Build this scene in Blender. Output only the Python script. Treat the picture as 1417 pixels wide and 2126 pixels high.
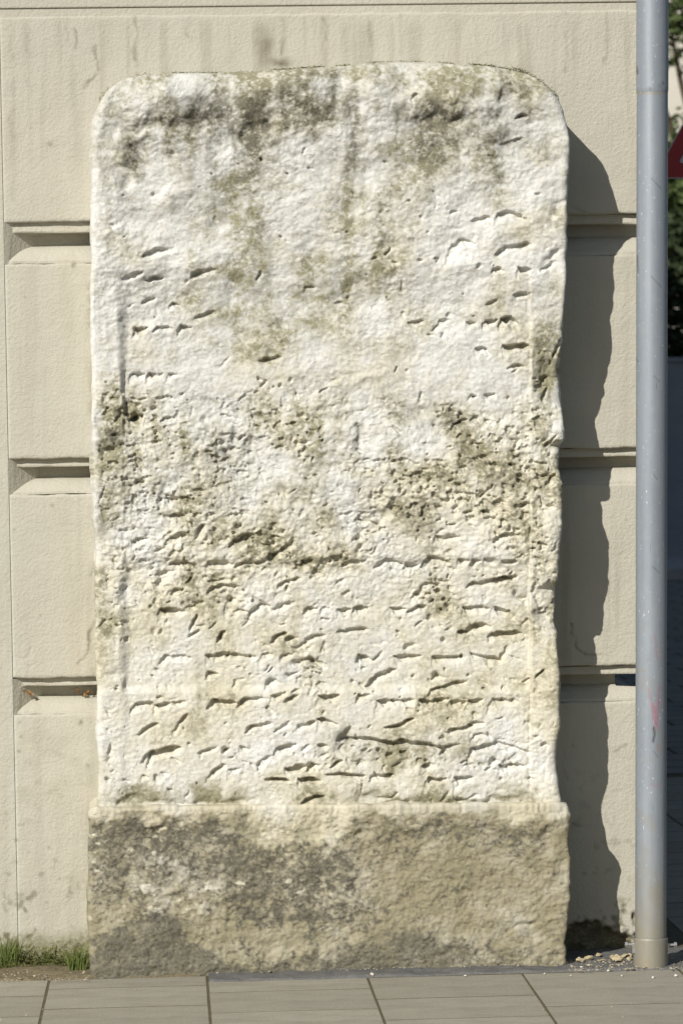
import bpy, bmesh, math, random
import numpy as np
from mathutils import Matrix, Vector

# ------------------------------------------------------------------ camera, world, sun, exposure
for o in list(bpy.data.objects):
    bpy.data.objects.remove(o)
scene = bpy.context.scene
col = scene.collection
W0, H0, F = 1417.0, 2126.0, 6700.0          # photograph size, focal length in its pixels
S = 680.0                                   # pixels per metre on the wall plane
DIST = F / S
XCAM, ZCAM = -0.526, 1.549
YAW, PITCH, ROLL = 3.06, 1.05, -1.05
cam_d = bpy.data.cameras.new('camera')
cam = bpy.data.objects.new('camera', cam_d)
col.objects.link(cam)
R3 = (Matrix.Rotation(math.radians(-YAW), 3, 'Z') @ Matrix.Rotation(math.radians(90 - PITCH), 3, 'X')
      @ Matrix.Rotation(math.radians(ROLL), 3, 'Z'))
M4 = R3.to_4x4(); M4.translation = (XCAM, -DIST, ZCAM)
cam.matrix_world = M4
cam_d.sensor_fit = 'HORIZONTAL'
cam_d.sensor_width = 15.6
cam_d.lens = 15.6 * F / W0
cam_d.clip_start, cam_d.clip_end = 0.1, 1000
cam_d.dof.use_dof = True
cam_d.dof.focus_distance = DIST - 0.15
cam_d.dof.aperture_fstop = 4.5
scene.camera = cam

SUN = Vector((-0.73, -1.0, 0.80)).normalized()
world = bpy.data.worlds.new('World'); scene.world = world
world.use_nodes = True
wn = world.node_tree
sky = wn.nodes.new('ShaderNodeTexSky'); sky.sky_type = 'NISHITA'; sky.sun_disc = False
sky.sun_elevation = math.asin(SUN.z)
sky.sun_rotation = math.atan2(SUN.x, SUN.y) % (2 * math.pi)
bg = wn.nodes['Background']; bg.inputs['Strength'].default_value = 0.055
wn.links.new(sky.outputs[0], bg.inputs['Color'])
sd = bpy.data.lights.new('sun', 'SUN'); sd.energy = 4.05; sd.angle = math.radians(0.5); sd.color = (1.0, 0.965, 0.895)
sun = bpy.data.objects.new('sun', sd); col.objects.link(sun)
sun.rotation_euler = SUN.to_track_quat('Z', 'Y').to_euler(); sun.location = (-8, -12, 12)
vs = scene.view_settings
vs.view_transform = 'Standard'; vs.look = 'None'; vs.gamma = 1; vs.exposure = 0.27
scene.render.resolution_x, scene.render.resolution_y = 682, 1024

# ------------------------------------------------------------------ pixel -> place
Rn = np.array(R3); CP = np.array([XCAM, -DIST, ZCAM])
def ray(px, py):
    px = np.asarray(px, float); py = np.asarray(py, float)
    d = np.stack([(px - W0 / 2) / F, -(py - H0 / 2) / F, -np.ones(np.broadcast(px, py).shape)], -1)
    return d @ Rn.T
def P(px, py, Y=0.0):                        # on the upright plane y = Y
    px, py = np.broadcast_arrays(np.asarray(px, float), np.asarray(py, float))
    d = ray(px, py); t = (Y - CP[1]) / d[..., 1]
    return CP + d * t[..., None]
def G(px, py, Z=0.0):                        # on the ground
    d = ray(px, py); t = (Z - CP[2]) / d[..., 2]
    return CP + d * t[..., None]
def to_px(p):
    v = (np.asarray(p) - CP) @ Rn
    return W0 / 2 + F * v[..., 0] / -v[..., 2], H0 / 2 - F * v[..., 1] / -v[..., 2]

# ------------------------------------------------------------------ numpy noise
def bmat(n, cell, off):
    m = int(n / cell) + 5
    t = np.arange(n) / cell + off; i = np.floor(t).astype(int); f = t - i
    Wm = np.zeros((n, m)); r = np.arange(n)
    for k, w in enumerate([(1 - f) ** 3 / 6, (3 * f ** 3 - 6 * f ** 2 + 4) / 6,
                           (-3 * f ** 3 + 3 * f ** 2 + 3 * f + 1) / 6, f ** 3 / 6]):
        Wm[r, i + k] += w
    return Wm.astype(np.float32)
def vn(shape, cell, seed):
    cy, cx = cell if isinstance(cell, tuple) else (cell, cell)
    g = np.random.default_rng(seed)
    A, B = bmat(shape[0], cy, g.random()), bmat(shape[1], cx, g.random())
    Rr = g.standard_normal((A.shape[1], B.shape[1])).astype(np.float32)
    o = A @ Rr @ B.T
    return o / (o.std() + 1e-6)
def fbm(shape, cell, seed, n=4, gain=0.55):
    o = 0; a = 1.0; tot = 0
    cy, cx = cell if isinstance(cell, tuple) else (cell, cell)
    for k in range(n):
        o = o + a * vn(shape, (cy / 2 ** k, cx / 2 ** k), seed * 31 + k); tot += a * a; a *= gain
    return o / math.sqrt(tot)
def sst(a, b, x):
    t = np.clip((x - a) / (b - a), 0, 1); return t * t * (3 - 2 * t)
def sample(ras, x, y, x0, y0, step=1.0):
    u = np.clip((x - x0) / step, 0, ras.shape[1] - 1.001); v = np.clip((y - y0) / step, 0, ras.shape[0] - 1.001)
    i = u.astype(int); j = v.astype(int); fu = u - i; fv = v - j
    if ras.ndim == 3: fu = fu[..., None]; fv = fv[..., None]
    return (ras[j, i] * (1 - fu) * (1 - fv) + ras[j, i + 1] * fu * (1 - fv)
            + ras[j + 1, i] * (1 - fu) * fv + ras[j + 1, i + 1] * fu * fv)

# ------------------------------------------------------------------ object helpers
def tag(o, label=None, cat=None, group=None, kind=None):
    if label: o['label'] = label
    if cat: o['category'] = cat
    if group: o['group'] = group
    if kind: o['kind'] = kind
    return o
def empty(name, loc=(0, 0, 0)):
    o = bpy.data.objects.new(name, None); col.objects.link(o); o.location = loc; o.empty_display_size = 0.05
    return o
def link(name, me, mat, parent=None):
    o = bpy.data.objects.new(name, me); col.objects.link(o)
    if mat and not me.materials: me.materials.append(mat)
    if parent:
        o.parent = parent
        o.matrix_parent_inverse = Matrix.Translation(-Vector(parent.location)) if parent.parent is None else Matrix.Identity(4)
    return o
def np_mesh(name, V, Q, smooth=True, attr=None):
    me = bpy.data.meshes.new(name)
    V = np.ascontiguousarray(V, np.float32).reshape(-1, 3); Q = np.ascontiguousarray(Q, np.int32)
    me.vertices.add(len(V)); me.vertices.foreach_set('co', V.ravel())
    k = Q.shape[1]
    me.loops.add(Q.size); me.loops.foreach_set('vertex_index', Q.ravel())
    me.polygons.add(len(Q)); me.polygons.foreach_set('loop_start', np.arange(len(Q), dtype=np.int32) * k)
    me.polygons.foreach_set('use_smooth', np.full(len(Q), smooth, bool))
    me.update(calc_edges=True)
    if attr:
        for nm, a in attr.items():
            c = me.color_attributes.new(nm, 'FLOAT_COLOR', 'POINT')
            c.data.foreach_set('color', np.ascontiguousarray(a, np.float32).ravel())
    return me
def grid_quads(ny, nx, base=0):
    i = np.arange(ny * nx).reshape(ny, nx) + base
    return np.stack([i[:-1, :-1], i[1:, :-1], i[1:, 1:], i[:-1, 1:]], -1).reshape(-1, 4)
def sheet_with_skirt(name, V, A, backY, rings, wob=0.0, seed=1, attr='tint', under=False):
    """front height field V (ny,nx,3) + a rough skirt along left, top and right running back to y = backY"""
    ny, nx = V.shape[:2]
    idx = np.arange(ny * nx).reshape(ny, nx)
    b = np.concatenate([idx[::-1, 0], idx[0, 1:], idx[1:, -1]])
    B = V.reshape(-1, 3)[b]; Ab = A.reshape(-1, 4)[b]
    n = len(b)
    cx = V[..., 0].mean(); cz = V[..., 2].mean()
    noise = fbm((rings + 1, n), (6, 40), seed, 3)
    tang = np.gradient(B[:, [0, 2]], axis=0); nrm = np.stack([-tang[:, 1], tang[:, 0]], -1)
    nrm /= np.linalg.norm(nrm, axis=1)[:, None] + 1e-9
    vs_, qs, as_ = [V.reshape(-1, 3)], [grid_quads(ny, nx)], [A.reshape(-1, 4)]
    prev = b; base = ny * nx
    for k in range(1, rings + 1):
        t = k / rings
        C = B.copy(); C[:, 1] = B[:, 1] * (1 - t) + backY * t
        w = wob * noise[k] * min(1, k / 2)
        C[:, 0] += nrm[:, 0] * w; C[:, 2] += nrm[:, 1] * w
        cur = base + np.arange(n); base += n
        vs_.append(C); as_.append(Ab)
        qs.append(np.stack([prev[:-1], prev[1:], cur[1:], cur[:-1]], -1)); prev = cur
    if under:
        b = idx[-1][::-1]; C = V.reshape(-1, 3)[b].copy(); C[:, 1] = backY; cur = base + np.arange(len(b))
        C0 = V.reshape(-1, 3)[b].copy(); e0 = cur + len(b)
        vs_ += [C, C0]; as_ += [A.reshape(-1, 4)[b]] * 2
        qs.append(np.stack([e0[:-1], e0[1:], cur[1:], cur[:-1]], -1))
    return np_mesh(name, np.concatenate(vs_), np.concatenate(qs), True, {attr: np.concatenate(as_)})
def bm_mesh(name, bm, smooth=False):
    me = bpy.data.meshes.new(name)
    bmesh.ops.recalc_face_normals(bm, faces=bm.faces)
    bm.to_mesh(me); bm.free()
    for p in me.polygons: p.use_smooth = smooth
    return me
def box_bm(x0, x1, y0, y1, z0, z1, bev=0.0, bm=None):
    bm = bm or bmesh.new()
    r = bmesh.ops.create_cube(bm, size=1)
    for v in r['verts']:
        v.co = ((x0 + x1) / 2 + v.co.x * (x1 - x0), (y0 + y1) / 2 + v.co.y * (y1 - y0), (z0 + z1) / 2 + v.co.z * (z1 - z0))
    if bev:
        es = {e for v in r['verts'] for e in v.link_edges}
        bmesh.ops.bevel(bm, geom=list(es), offset=bev, segments=2, affect='EDGES', profile=0.6)
    return bm

# ------------------------------------------------------------------ materials
class NT:
    def __init__(s, name, rough=0.9, spec=0.25):
        s.m = bpy.data.materials.new(name); s.m.use_nodes = True
        s.t = s.m.node_tree; s.b = s.t.nodes['Principled BSDF']
        s.b.inputs['Roughness'].default_value = rough
        s.b.inputs['Specular IOR Level'].default_value = spec
        s.tc = s.n('ShaderNodeTexCoord')
    def n(s, typ, **kw):
        x = s.t.nodes.new(typ)
        for k, v in kw.items(): setattr(x, k, v)
        return x
    def l(s, a, b): s.t.links.new(a, b)
    def put(s, sock, v):
        if hasattr(v, 'is_linked') or isinstance(v, bpy.types.NodeSocket): s.l(v, sock)
        else: sock.default_value = v
    def noise(s, scale, detail=5, rough=0.6, stretch=None, dist=0.0):
        co = s.tc.outputs['Object']
        if stretch:
            mp = s.n('ShaderNodeMapping'); mp.inputs['Scale'].default_value = stretch; s.l(co, mp.inputs[0]); co = mp.outputs[0]
        x = s.n('ShaderNodeTexNoise'); s.l(co, x.inputs['Vector'])
        x.inputs['Scale'].default_value = scale; x.inputs['Detail'].default_value = detail
        x.inputs['Roughness'].default_value = rough; x.inputs['Distortion'].default_value = dist
        return x.outputs['Fac']
    def ramp(s, f, a, b, lo=0.0, hi=1.0):
        x = s.n('ShaderNodeMapRange'); s.l(f, x.inputs['Value'])
        for k, v in zip(('From Min', 'From Max', 'To Min', 'To Max'), (a, b, lo, hi)): x.inputs[k].default_value = v
        return x.outputs[0]
    def math(s, op, a, b):
        x = s.n('ShaderNodeMath', operation=op); s.put(x.inputs[0], a); s.put(x.inputs[1], b); return x.outputs[0]
    def mix(s, f, a, b, mode='MIX'):
        x = s.n('ShaderNodeMix', data_type='RGBA', blend_type=mode)
        s.put(x.inputs[0], f)
        for k, v in ((6, a), (7, b)):
            s.put(x.inputs[k], v if not isinstance(v, tuple) else (*v, 1.0))
        return x.outputs[2]
    def attr(s, nm):
        x = s.n('ShaderNodeAttribute', attribute_name=nm); sp = s.n('ShaderNodeSeparateColor'); s.l(x.outputs['Color'], sp.inputs[0])
        return sp.outputs[0], sp.outputs[1], sp.outputs[2], x.outputs['Alpha']
    def bump(s, h, dist, strength=1.0):
        x = s.n('ShaderNodeBump'); s.l(h, x.inputs['Height']); x.inputs['Distance'].default_value = dist
        x.inputs['Strength'].default_value = strength
        if s.b.inputs['Normal'].is_linked: s.l(s.b.inputs['Normal'].links[0].from_socket, x.inputs['Normal'])
        s.l(x.outputs[0], s.b.inputs['Normal'])
    def color(s, c): s.put(s.b.inputs['Base Color'], c if not isinstance(c, tuple) else (*c, 1.0)); return s.m

def mat_stone():
    t = NT('weathered_limestone', 0.95, 0.1)
    r, g, b, a = t.attr('tint')
    c = t.mix(t.ramp(t.noise(9), 0.35, 0.7), (0.79, 0.785, 0.755), (0.71, 0.70, 0.655))
    c = t.mix(t.ramp(t.noise(70, 4), 0.55, 0.78, 0, .7), c, (0.58, 0.54, 0.45))
    c = t.mix(t.ramp(t.noise(125, 5, 0.7), 0.50, 0.70, 0, .5), c, (0.47, 0.44, 0.32))
    c = t.mix(b, c, (0.73, 0.67, 0.505))
    c = t.mix(a, c, (0.305, 0.268, 0.178))
    sp = t.ramp(t.noise(140, 4, 0.7), 0.32, 0.62, 0.7, 1.12)
    c = t.mix(t.math('MULTIPLY', g, sp), c, (0.305, 0.285, 0.185))
    c = t.mix(t.math('MULTIPLY', r, sp), c, (0.14, 0.13, 0.10))
    t.bump(t.noise(170, 5, 0.8), 0.007, 0.7)
    return t.color(c)
def mat_plaster():
    t = NT('painted_plaster', 0.9, 0.15)
    r, g, b, a = t.attr('tint')
    c = t.mix(t.ramp(t.noise(2.2, 6), 0.35, 0.68), (0.485, 0.46, 0.383), (0.443, 0.42, 0.348))
    c = t.mix(t.ramp(t.noise(5, 4, 0.6, (3, 3, 0.35)), 0.5, 0.8, 0, 0.45), c, (0.40, 0.36, 0.28))
    c = t.mix(t.ramp(t.noise(55, 3), 0.66, 0.76, 0, 0.35), c, (0.33, 0.28, 0.18))
    c = t.mix(b, c, (0.47, 0.46, 0.385))
    c = t.mix(t.math('MULTIPLY', g, t.ramp(t.noise(90, 4, 0.7), 0.3, 0.62, 0.3, 1.2)), c, (0.13, 0.13, 0.045))
    c = t.mix(r, c, (0.16, 0.14, 0.095))
    t.bump(t.noise(95, 3, 0.6), 0.006, 0.5)
    t.bump(t.noise(260, 2, 0.6), 0.002, 0.45)
    return t.color(c)
def mat_simple(name, c1, c2, scale=20, rough=0.9, spec=0.2, bump=0.0, bscale=120, metal=0.0, c3=None, stretch=None):
    t = NT(name, rough, spec)
    c = t.mix(t.ramp(t.noise(scale, 6, 0.65, stretch), 0.33, 0.68), c1, c2)
    if c3: c = t.mix(t.ramp(t.noise(scale * 6, 3), 0.58, 0.7), c, c3)
    if bump: t.bump(t.noise(bscale, 4, 0.65), bump, 0.6)
    t.b.inputs['Metallic'].default_value = metal
    return t.color(c)
def mat_pipe():
    t = NT('galvanised_steel', 0.42, 0.5)
    r, g, b, a = t.attr('tint')
    t.b.inputs['Metallic'].default_value = 0.25
    c = t.mix(t.ramp(t.noise(30, 6, 0.65, (1, 1, 0.06)), 0.35, 0.68), (0.23, 0.258, 0.295), (0.285, 0.312, 0.345))
    c = t.mix(t.ramp(t.noise(26, 5), 0.5, 0.75, 0, 0.5), c, (0.29, 0.31, 0.32))
    c = t.mix(t.ramp(t.noise(160, 2, 0.5, (1, 1, 0.6)), 0.69, 0.75, 0, 0.7), c, (0.72, 0.74, 0.76))
    c = t.mix(t.ramp(t.noise(45, 3, 0.5, (3, 3, 0.25), 0.8), 0.69, 0.73, 0, 0.7), c, (0.14, 0.16, 0.17))
    c = t.mix(g, c, (0.28, 0.25, 0.18))
    c = t.mix(t.math('MULTIPLY', r, t.ramp(t.noise(190, 3, .6, (1.5, 1.5, .4)), .35, .6, .1, .85)), c, (0.42, 0.085, 0.13))
    c = t.mix(b, c, (0.05, 0.05, 0.04))
    t.l(t.ramp(t.noise(60, 4), 0.3, 0.7, 0.42, 0.62), t.b.inputs['Roughness'])
    t.bump(t.noise(50, 4, 0.6, (1, 1, 0.1)), 0.0012, 0.5)
    return t.color(c)
def mat_slab(name, c1, c2):
    t = NT(name, 0.88, 0.25)
    inf = t.n('ShaderNodeObjectInfo')
    c = t.mix(t.ramp(t.noise(5, 6), 0.35, 0.68), c1, c2)
    c = t.mix(t.ramp(inf.outputs['Random'], 0, 1, 0, 0.6), c, (0.235, 0.215, 0.17))
    c = t.mix(t.ramp(t.noise(120, 3, 0.7), 0.5, 0.72, 0, 0.55), c, (0.42, 0.40, 0.35))
    c = t.mix(t.ramp(t.noise(9, 6, 0.7, (0.6, 1.6, 1)), 0.45, 0.75, 0, 0.55), c, (0.17, 0.155, 0.12))
    c = t.mix(t.ramp(t.noise(40, 5, 0.6, (0.25, 2, 1)), 0.58, 0.74, 0, 0.5), c, (0.13, 0.12, 0.10))
    c = t.mix(t.ramp(t.noise(75, 2, 0.5), 0.74, 0.78), c, (0.06, 0.055, 0.05))
    t.bump(t.noise(180, 4, 0.7), 0.002, 0.6)
    return t.color(c)
def mat_leaf(name, c1, c2, tr=0.3):
    t = NT(name, 0.6, 0.3)
    inf = t.n('ShaderNodeObjectInfo')
    c = t.mix(t.ramp(t.noise(6, 3), 0.35, 0.65), c1, c2)
    d = t.n('ShaderNodeBsdfTranslucent'); t.l(c, d.inputs['Color'])
    mx = t.n('ShaderNodeMixShader'); mx.inputs[0].default_value = tr
    out = t.t.nodes['Material Output']
    t.l(t.b.outputs[0], mx.inputs[1]); t.l(d.outputs[0], mx.inputs[2]); t.l(mx.outputs[0], out.inputs['Surface'])
    return t.color(c)
def mat_alley():
    t = NT('alley_paving', 0.9, 0.2)
    br = t.n('ShaderNodeTexBrick'); t.l(t.tc.outputs['Object'], br.inputs['Vector'])
    br.inputs['Scale'].default_value = 1.0; br.inputs['Brick Width'].default_value = 0.5; br.inputs['Row Height'].default_value = 0.33
    br.inputs['Mortar Size'].default_value = 0.014
    br.inputs['Color1'].default_value = (0.24, 0.23, 0.20, 1); br.inputs['Color2'].default_value = (0.19, 0.185, 0.165, 1)
    br.inputs['Mortar'].default_value = (0.06, 0.055, 0.045, 1)
    t.bump(t.noise(60), 0.003, 0.5)
    return t.color(br.outputs['Color'])

STONE, PLASTER, PIPE = mat_stone(), mat_plaster(), mat_pipe()
SLAB = mat_slab('paving_concrete', (0.34, 0.318, 0.255), (0.285, 0.265, 0.213))
BED = mat_simple('joint_sand', (0.15, 0.125, 0.075), (0.075, 0.062, 0.038), 60, bump=0.01, bscale=90, c3=(0.20, 0.17, 0.10))
TAR = mat_simple('grey_mortar_strip', (0.105, 0.105, 0.105), (0.16, 0.155, 0.145), 30, bump=0.006, bscale=90, c3=(0.24, 0.22, 0.18))
SOIL = mat_simple('soil', (0.12, 0.095, 0.055), (0.19, 0.16, 0.10), 60, bump=0.01, bscale=90, c3=(0.30, 0.27, 0.2))
GRIT = mat_simple('grit', (0.42, 0.37, 0.27), (0.28, 0.24, 0.17), 70, c3=(0.62, 0.58, 0.5))
RUBBLE = mat_simple('plaster_rubble', (0.50, 0.42, 0.27), (0.36, 0.30, 0.19), 40, bump=0.003)
GRASS = mat_leaf('grass_blade', (0.10, 0.155, 0.03), (0.21, 0.22, 0.075), 0.3)
MOSS = mat_leaf('moss_leaf', (0.085, 0.10, 0.025), (0.15, 0.14, 0.05), 0.1)
DRY = mat_leaf('dry_leaf', (0.36, 0.20, 0.07), (0.24, 0.13, 0.05), 0.2)
STEEL = mat_simple('bolt_steel', (0.55, 0.55, 0.55), (0.35, 0.34, 0.32), 60, 0.4, 0.5, metal=0.7)
ALLEY = mat_alley()

# ------------------------------------------------------------------ ground
def plane(name, x0, x1, y0, y1, z, mat, kind='structure'):
    bm = bmesh.new(); vs4 = [bm.verts.new(v) for v in ((x0, y0, z), (x1, y0, z), (x1, y1, z), (x0, y1, z))]; bm.faces.new(vs4)
    return tag(link(name, bm_mesh(name, bm), mat), kind=kind)
ASPH = mat_simple('asphalt', (0.06, 0.06, 0.06), (0.085, 0.083, 0.08), 12, bump=0.004, bscale=80)
plane('ground', -300, 300, -200, 400, -0.075, ASPH)
XR = float(P(1366, 1000)[0]); XL = float(P(22, 1200)[0])
bed = plane('pavement', -7, 9, -6, 31.2, -0.0012, BED)
pave_far = plane('alley_pavement', XR + 0.02, 9, 5.3, 27, 0.0015, ALLEY)
slab_meshes = {}
def slab(x0, x1, y0, y1, seed):
    rg = random.Random(seed)
    w, d = round(x1 - x0, 3), round(y1 - y0, 3)
    key = (w, d)
    if key not in slab_meshes:
        slab_meshes[key] = bm_mesh('paving_slab', box_bm(-w / 2, w / 2, -d / 2, d / 2, -0.05, 0, 0), False)
    o = link('paving_slab', slab_meshes[key], SLAB, None)
    o.parent = bed
    o.location = ((x0 + x1) / 2, (y0 + y1) / 2, rg.uniform(-0.0004, 0.0002))
    o.rotation_euler = (0, 0, rg.uniform(-.004, .004))
jx = [float(G(p, 2045)[0]) for p in (100, 431, 768, 1099)]
pit = (jx[3] - jx[0]) / 3
jx = [jx[0] - pit * 2, jx[0] - pit] + jx + [jx[3] + pit * k for k in (1, 2, 3)]
y_edge = float(G(700, 2033)[1])
cross_px = {0: 2060, 1: 2072, 2: 2050, 3: 2057, 4: 2071, 5: 2087, 6: 2075, 7: 2060}
for c in range(len(jx) - 1):
    xa, xb = jx[c] + 0.0042, jx[c + 1] - 0.0042
    yb = float(G(700, cross_px[c] + 0.02 * ((jx[c] + jx[c + 1]) / 2 * 690 - 0))[1]) if False else float(G(to_px(np.array([(xa + xb) / 2, -.4, 0]))[0], cross_px[c])[1])
    back = y_edge + (0.20 if c <= 1 else 0.115 if c == 2 else 0.0)
    if c >= 6: back = y_edge + 0.02
    slab(xa, xb, yb + 0.007, back, c * 50)
    for k in range(5):
        slab(xa, xb, yb - 0.34 * (k + 1) + 0.007, yb - 0.34 * k - 0.007, c * 50 + k + 1)
for c in range(2):                                   # side alley beyond the corner, in the building's shade
    xa = XR + 0.10 + c * pit; yb = y_edge + 0.06 + 0.11 * c
    for k in range(16):
        slab(xa + 0.006, xa + pit - 0.006, yb + 0.335 * k + 0.008, yb + 0.335 * (k + 1) - 0.008, 900 + c * 40 + k)

# strip of grey mortar between slabs and wall, soil strip at the left
def rough_strip(name, x0, x1, y0, y1, z, amp, mat, seed, n=0.006):
    nx, ny = int((x1 - x0) / n), max(6, int((y1 - y0) / n))
    X, Y = np.meshgrid(np.linspace(x0, x1, nx), np.linspace(y1, y0, ny))
    h = fbm((ny, nx), 9, seed, 4) * amp
    edge = fbm((1, nx), (1, 30), seed + 5, 3)[0] * 0.006
    Y = Y + edge[None] * np.linspace(0, 1, ny)[:, None]
    V = np.stack([X, Y, z + h], -1)
    V[-1, :, 2] -= 0.02; V[-2, :, 2] = 0.003
    return tag(link(name, np_mesh(name, V, grid_quads(ny, nx)), mat), kind='structure')
xs1 = float(G(432, 2020)[0])
rough_strip('mortar_strip', xs1, XR + 0.9, y_edge + 0.003, 0.02, 0.006, 0.002, TAR, 11)
rough_strip('soil_strip', -1.9, xs1, y_edge + .118, 0.02, 0.007, 0.003, SOIL, 12)

# ------------------------------------------------------------------ the building: plaster wall in courses
RX0, RY0, RST = -60, -10, 2.0
rw, rh = 740, 1030
yy, xx = np.mgrid[0:rh, 0:rw].astype(np.float32); xx = RX0 + xx * RST; yy = RY0 + yy * RST
def polyd(pts, X, Y):
    best = np.full(X.shape, 1e9, np.float32)
    for (a, b), (c, d) in zip(pts[:-1], pts[1:]):
        dx, dy = c - a, d - b; L2 = dx * dx + dy * dy + 1e-9
        t = np.clip(((X - a) * dx + (Y - b) * dy) / L2, 0, 1)
        best = np.minimum(best, np.hypot(X - a - t * dx, Y - b - t * dy))
    return best
sh = (rh, rw)
n_a, n_b, n_c = fbm(sh, 60, 201), fbm(sh, 14, 202), fbm(sh, 5, 203, 2)
wobx = xx + 4 * n_b; woby = yy + 4 * fbm(sh, 14, 209)
dirt = np.zeros(sh, np.float32); green = np.zeros(sh, np.float32); pale = np.zeros(sh, np.float32); wrel = np.zeros(sh, np.float32)
def stroke(arr, pts, w, amp):
    arr += amp * np.exp(-(polyd(pts, wobx, woby) / w) ** 2) * np.clip(0.75 + 0.5 * n_b, 0.1, 1.4)
for x, y0_, y1_, am in ((283, 36, 170, .4), (392, 40, 100, .22), (588, 38, 110, .35), (30, 60, 420, .12), (62, 60, 300, .13), (676, 36, 80, .28),
                        (770, 36, 90, .2), (835, 30, 120, .15), (1175, 20, 150, .25), (1258, 18, 120, .3), (990, 30, 90, .15), (215, 40, 90, .15), (140, 40, 80, .2)):
    stroke(dirt, [(x, y0_), (x + 2, y1_)], 4, am)
dirt += 0.75 * np.exp(-(((wobx - 556) / 14) ** 2 + ((woby - 98) / 38) ** 2)) + 0.8 * np.exp(-(((wobx - 588) / 22) ** 2 + ((woby - 131) / 9) ** 2))
dirt += 0.5 * np.exp(-(((xx - 104) / 6) ** 2 + ((yy - 299) / 5) ** 2))
for pts, am in (([(160, 62), (163, 85), (158, 95)], .5), ([(198, 100), (204, 130), (206, 150), (180, 176)], .55),
                ([(165, 1380), (187, 1345), (188, 1312), (202, 1285)], .6), ([(42, 1370), (52, 1362), (60, 1345)], .6),
                ([(20, 1362), (60, 1382), (75, 1380)], .4), ([(195, 1170), (188, 1200)], .4),
                ([(1190, 1290), (1185, 1320), (1198, 1345), (1215, 1362)], .7), ([(1215, 1364), (1250, 1362)], .4),
                ([(1165, 1600), (1180, 1618)], .4), ([(1285, 1560), (1305, 1546)], .4), ([(1190, 1712), (1215, 1716)], .4),
                ([(1180, 432), (1195, 440), (1215, 441)], .4)):
    stroke(dirt, pts, 2.6, am); wrel -= 1.2 * np.exp(-(polyd(pts, wobx, woby) / 2.5) ** 2)
for (x, y, w) in ((166, 1502, 6), (167, 1497, 5), (110, 1050, 5), (52, 617, 3), (85, 1278, 3), (153, 547, 5), (152, 552, 6), (33, 1745, 5), (34, 1880, 6), (20, 1875, 6), (34, 1790, 4),
                  (60, 1770, 3), (180, 1590, 5), (40, 1500, 4), (38, 1560, 4), (44, 1530, 5), (102, 1760, 4), (1258, 1570, 3), (1190, 1548, 4), (1300, 1080, 3), (28, 1100, 4), (1005, 108, 3)):
    dirt += 0.6 * np.exp(-(((xx + 1.2 * n_c - x) / (w * .7)) ** 2 + ((yy - y) / (w * .7)) ** 2))
stv = fbm(sh, (160, 7), 215, 3)
dirt += sst(0.0, 1.6, stv) * 0.55 * np.exp(-(((xx - 1228) / 45) ** 2)) * sst(1060, 1200, yy) * (1 - sst(1360, 1390, yy))
dirt += sst(0.0, 1.8, stv) * 0.10 * sst(500, 560, yy)
dirt += sst(0.1, 1.8, stv) * 0.20 * sst(30, 60, yy) * (1 - sst(250, 440, yy))
low = sst(1780, 1960, yy)
dirt += low * sst(0.5, 1.9, n_c + .5 * n_b + .3 * n_a) * 0.5
green += low * sst(0.5, 2.0, n_c + .35 * n_b + .3 * n_a) * 0.5 + sst(1925, 1985, yy + 8 * n_b) * 0.95
dirt += sst(1.2, 2.4, n_c + 0.5 * n_b) * 0.32 * sst(1400, 1900, yy)
green += 0.12 * sst(0.4, 1.8, n_a + .5 * n_b) * sst(1300, 1600, yy) * (xx < 210)
green += 0.32 * (np.exp(-((xx - 188 - 0.012 * (yy - 600)) / 9) ** 2)) * sst(0, 1.3, n_b) * (yy > 560)
pale += 0.7 * np.exp(-((xx - 18 - 0.018 * (yy - 900)) / 13) ** 2) * (yy > 500) + 0.25 * sst(0.3, 1.5, n_a)
# where plaster has come away next to the ground, between the stone and the pipe
hole = sst(0.15, 0.6, np.exp(-(((wobx - 1240) / 85) ** 2 + ((woby - 1968) / 38) ** 2)) + 0.10 * n_b + .06 * n_c) * (xx > 1150) * (yy > 1880)
wrel -= 22 * hole * (1 + 0.3 * n_b)
green += hole * 0.35; dirt += hole * 0.45
wrel += 0.55 * fbm(sh, 50, 206, 4) + 0.22 * n_b
WT = np.stack([np.clip(dirt, 0, 1), np.clip(green, 0, 1), np.clip(pale, 0, 1), np.ones(sh)], -1).astype(np.float32)

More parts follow.
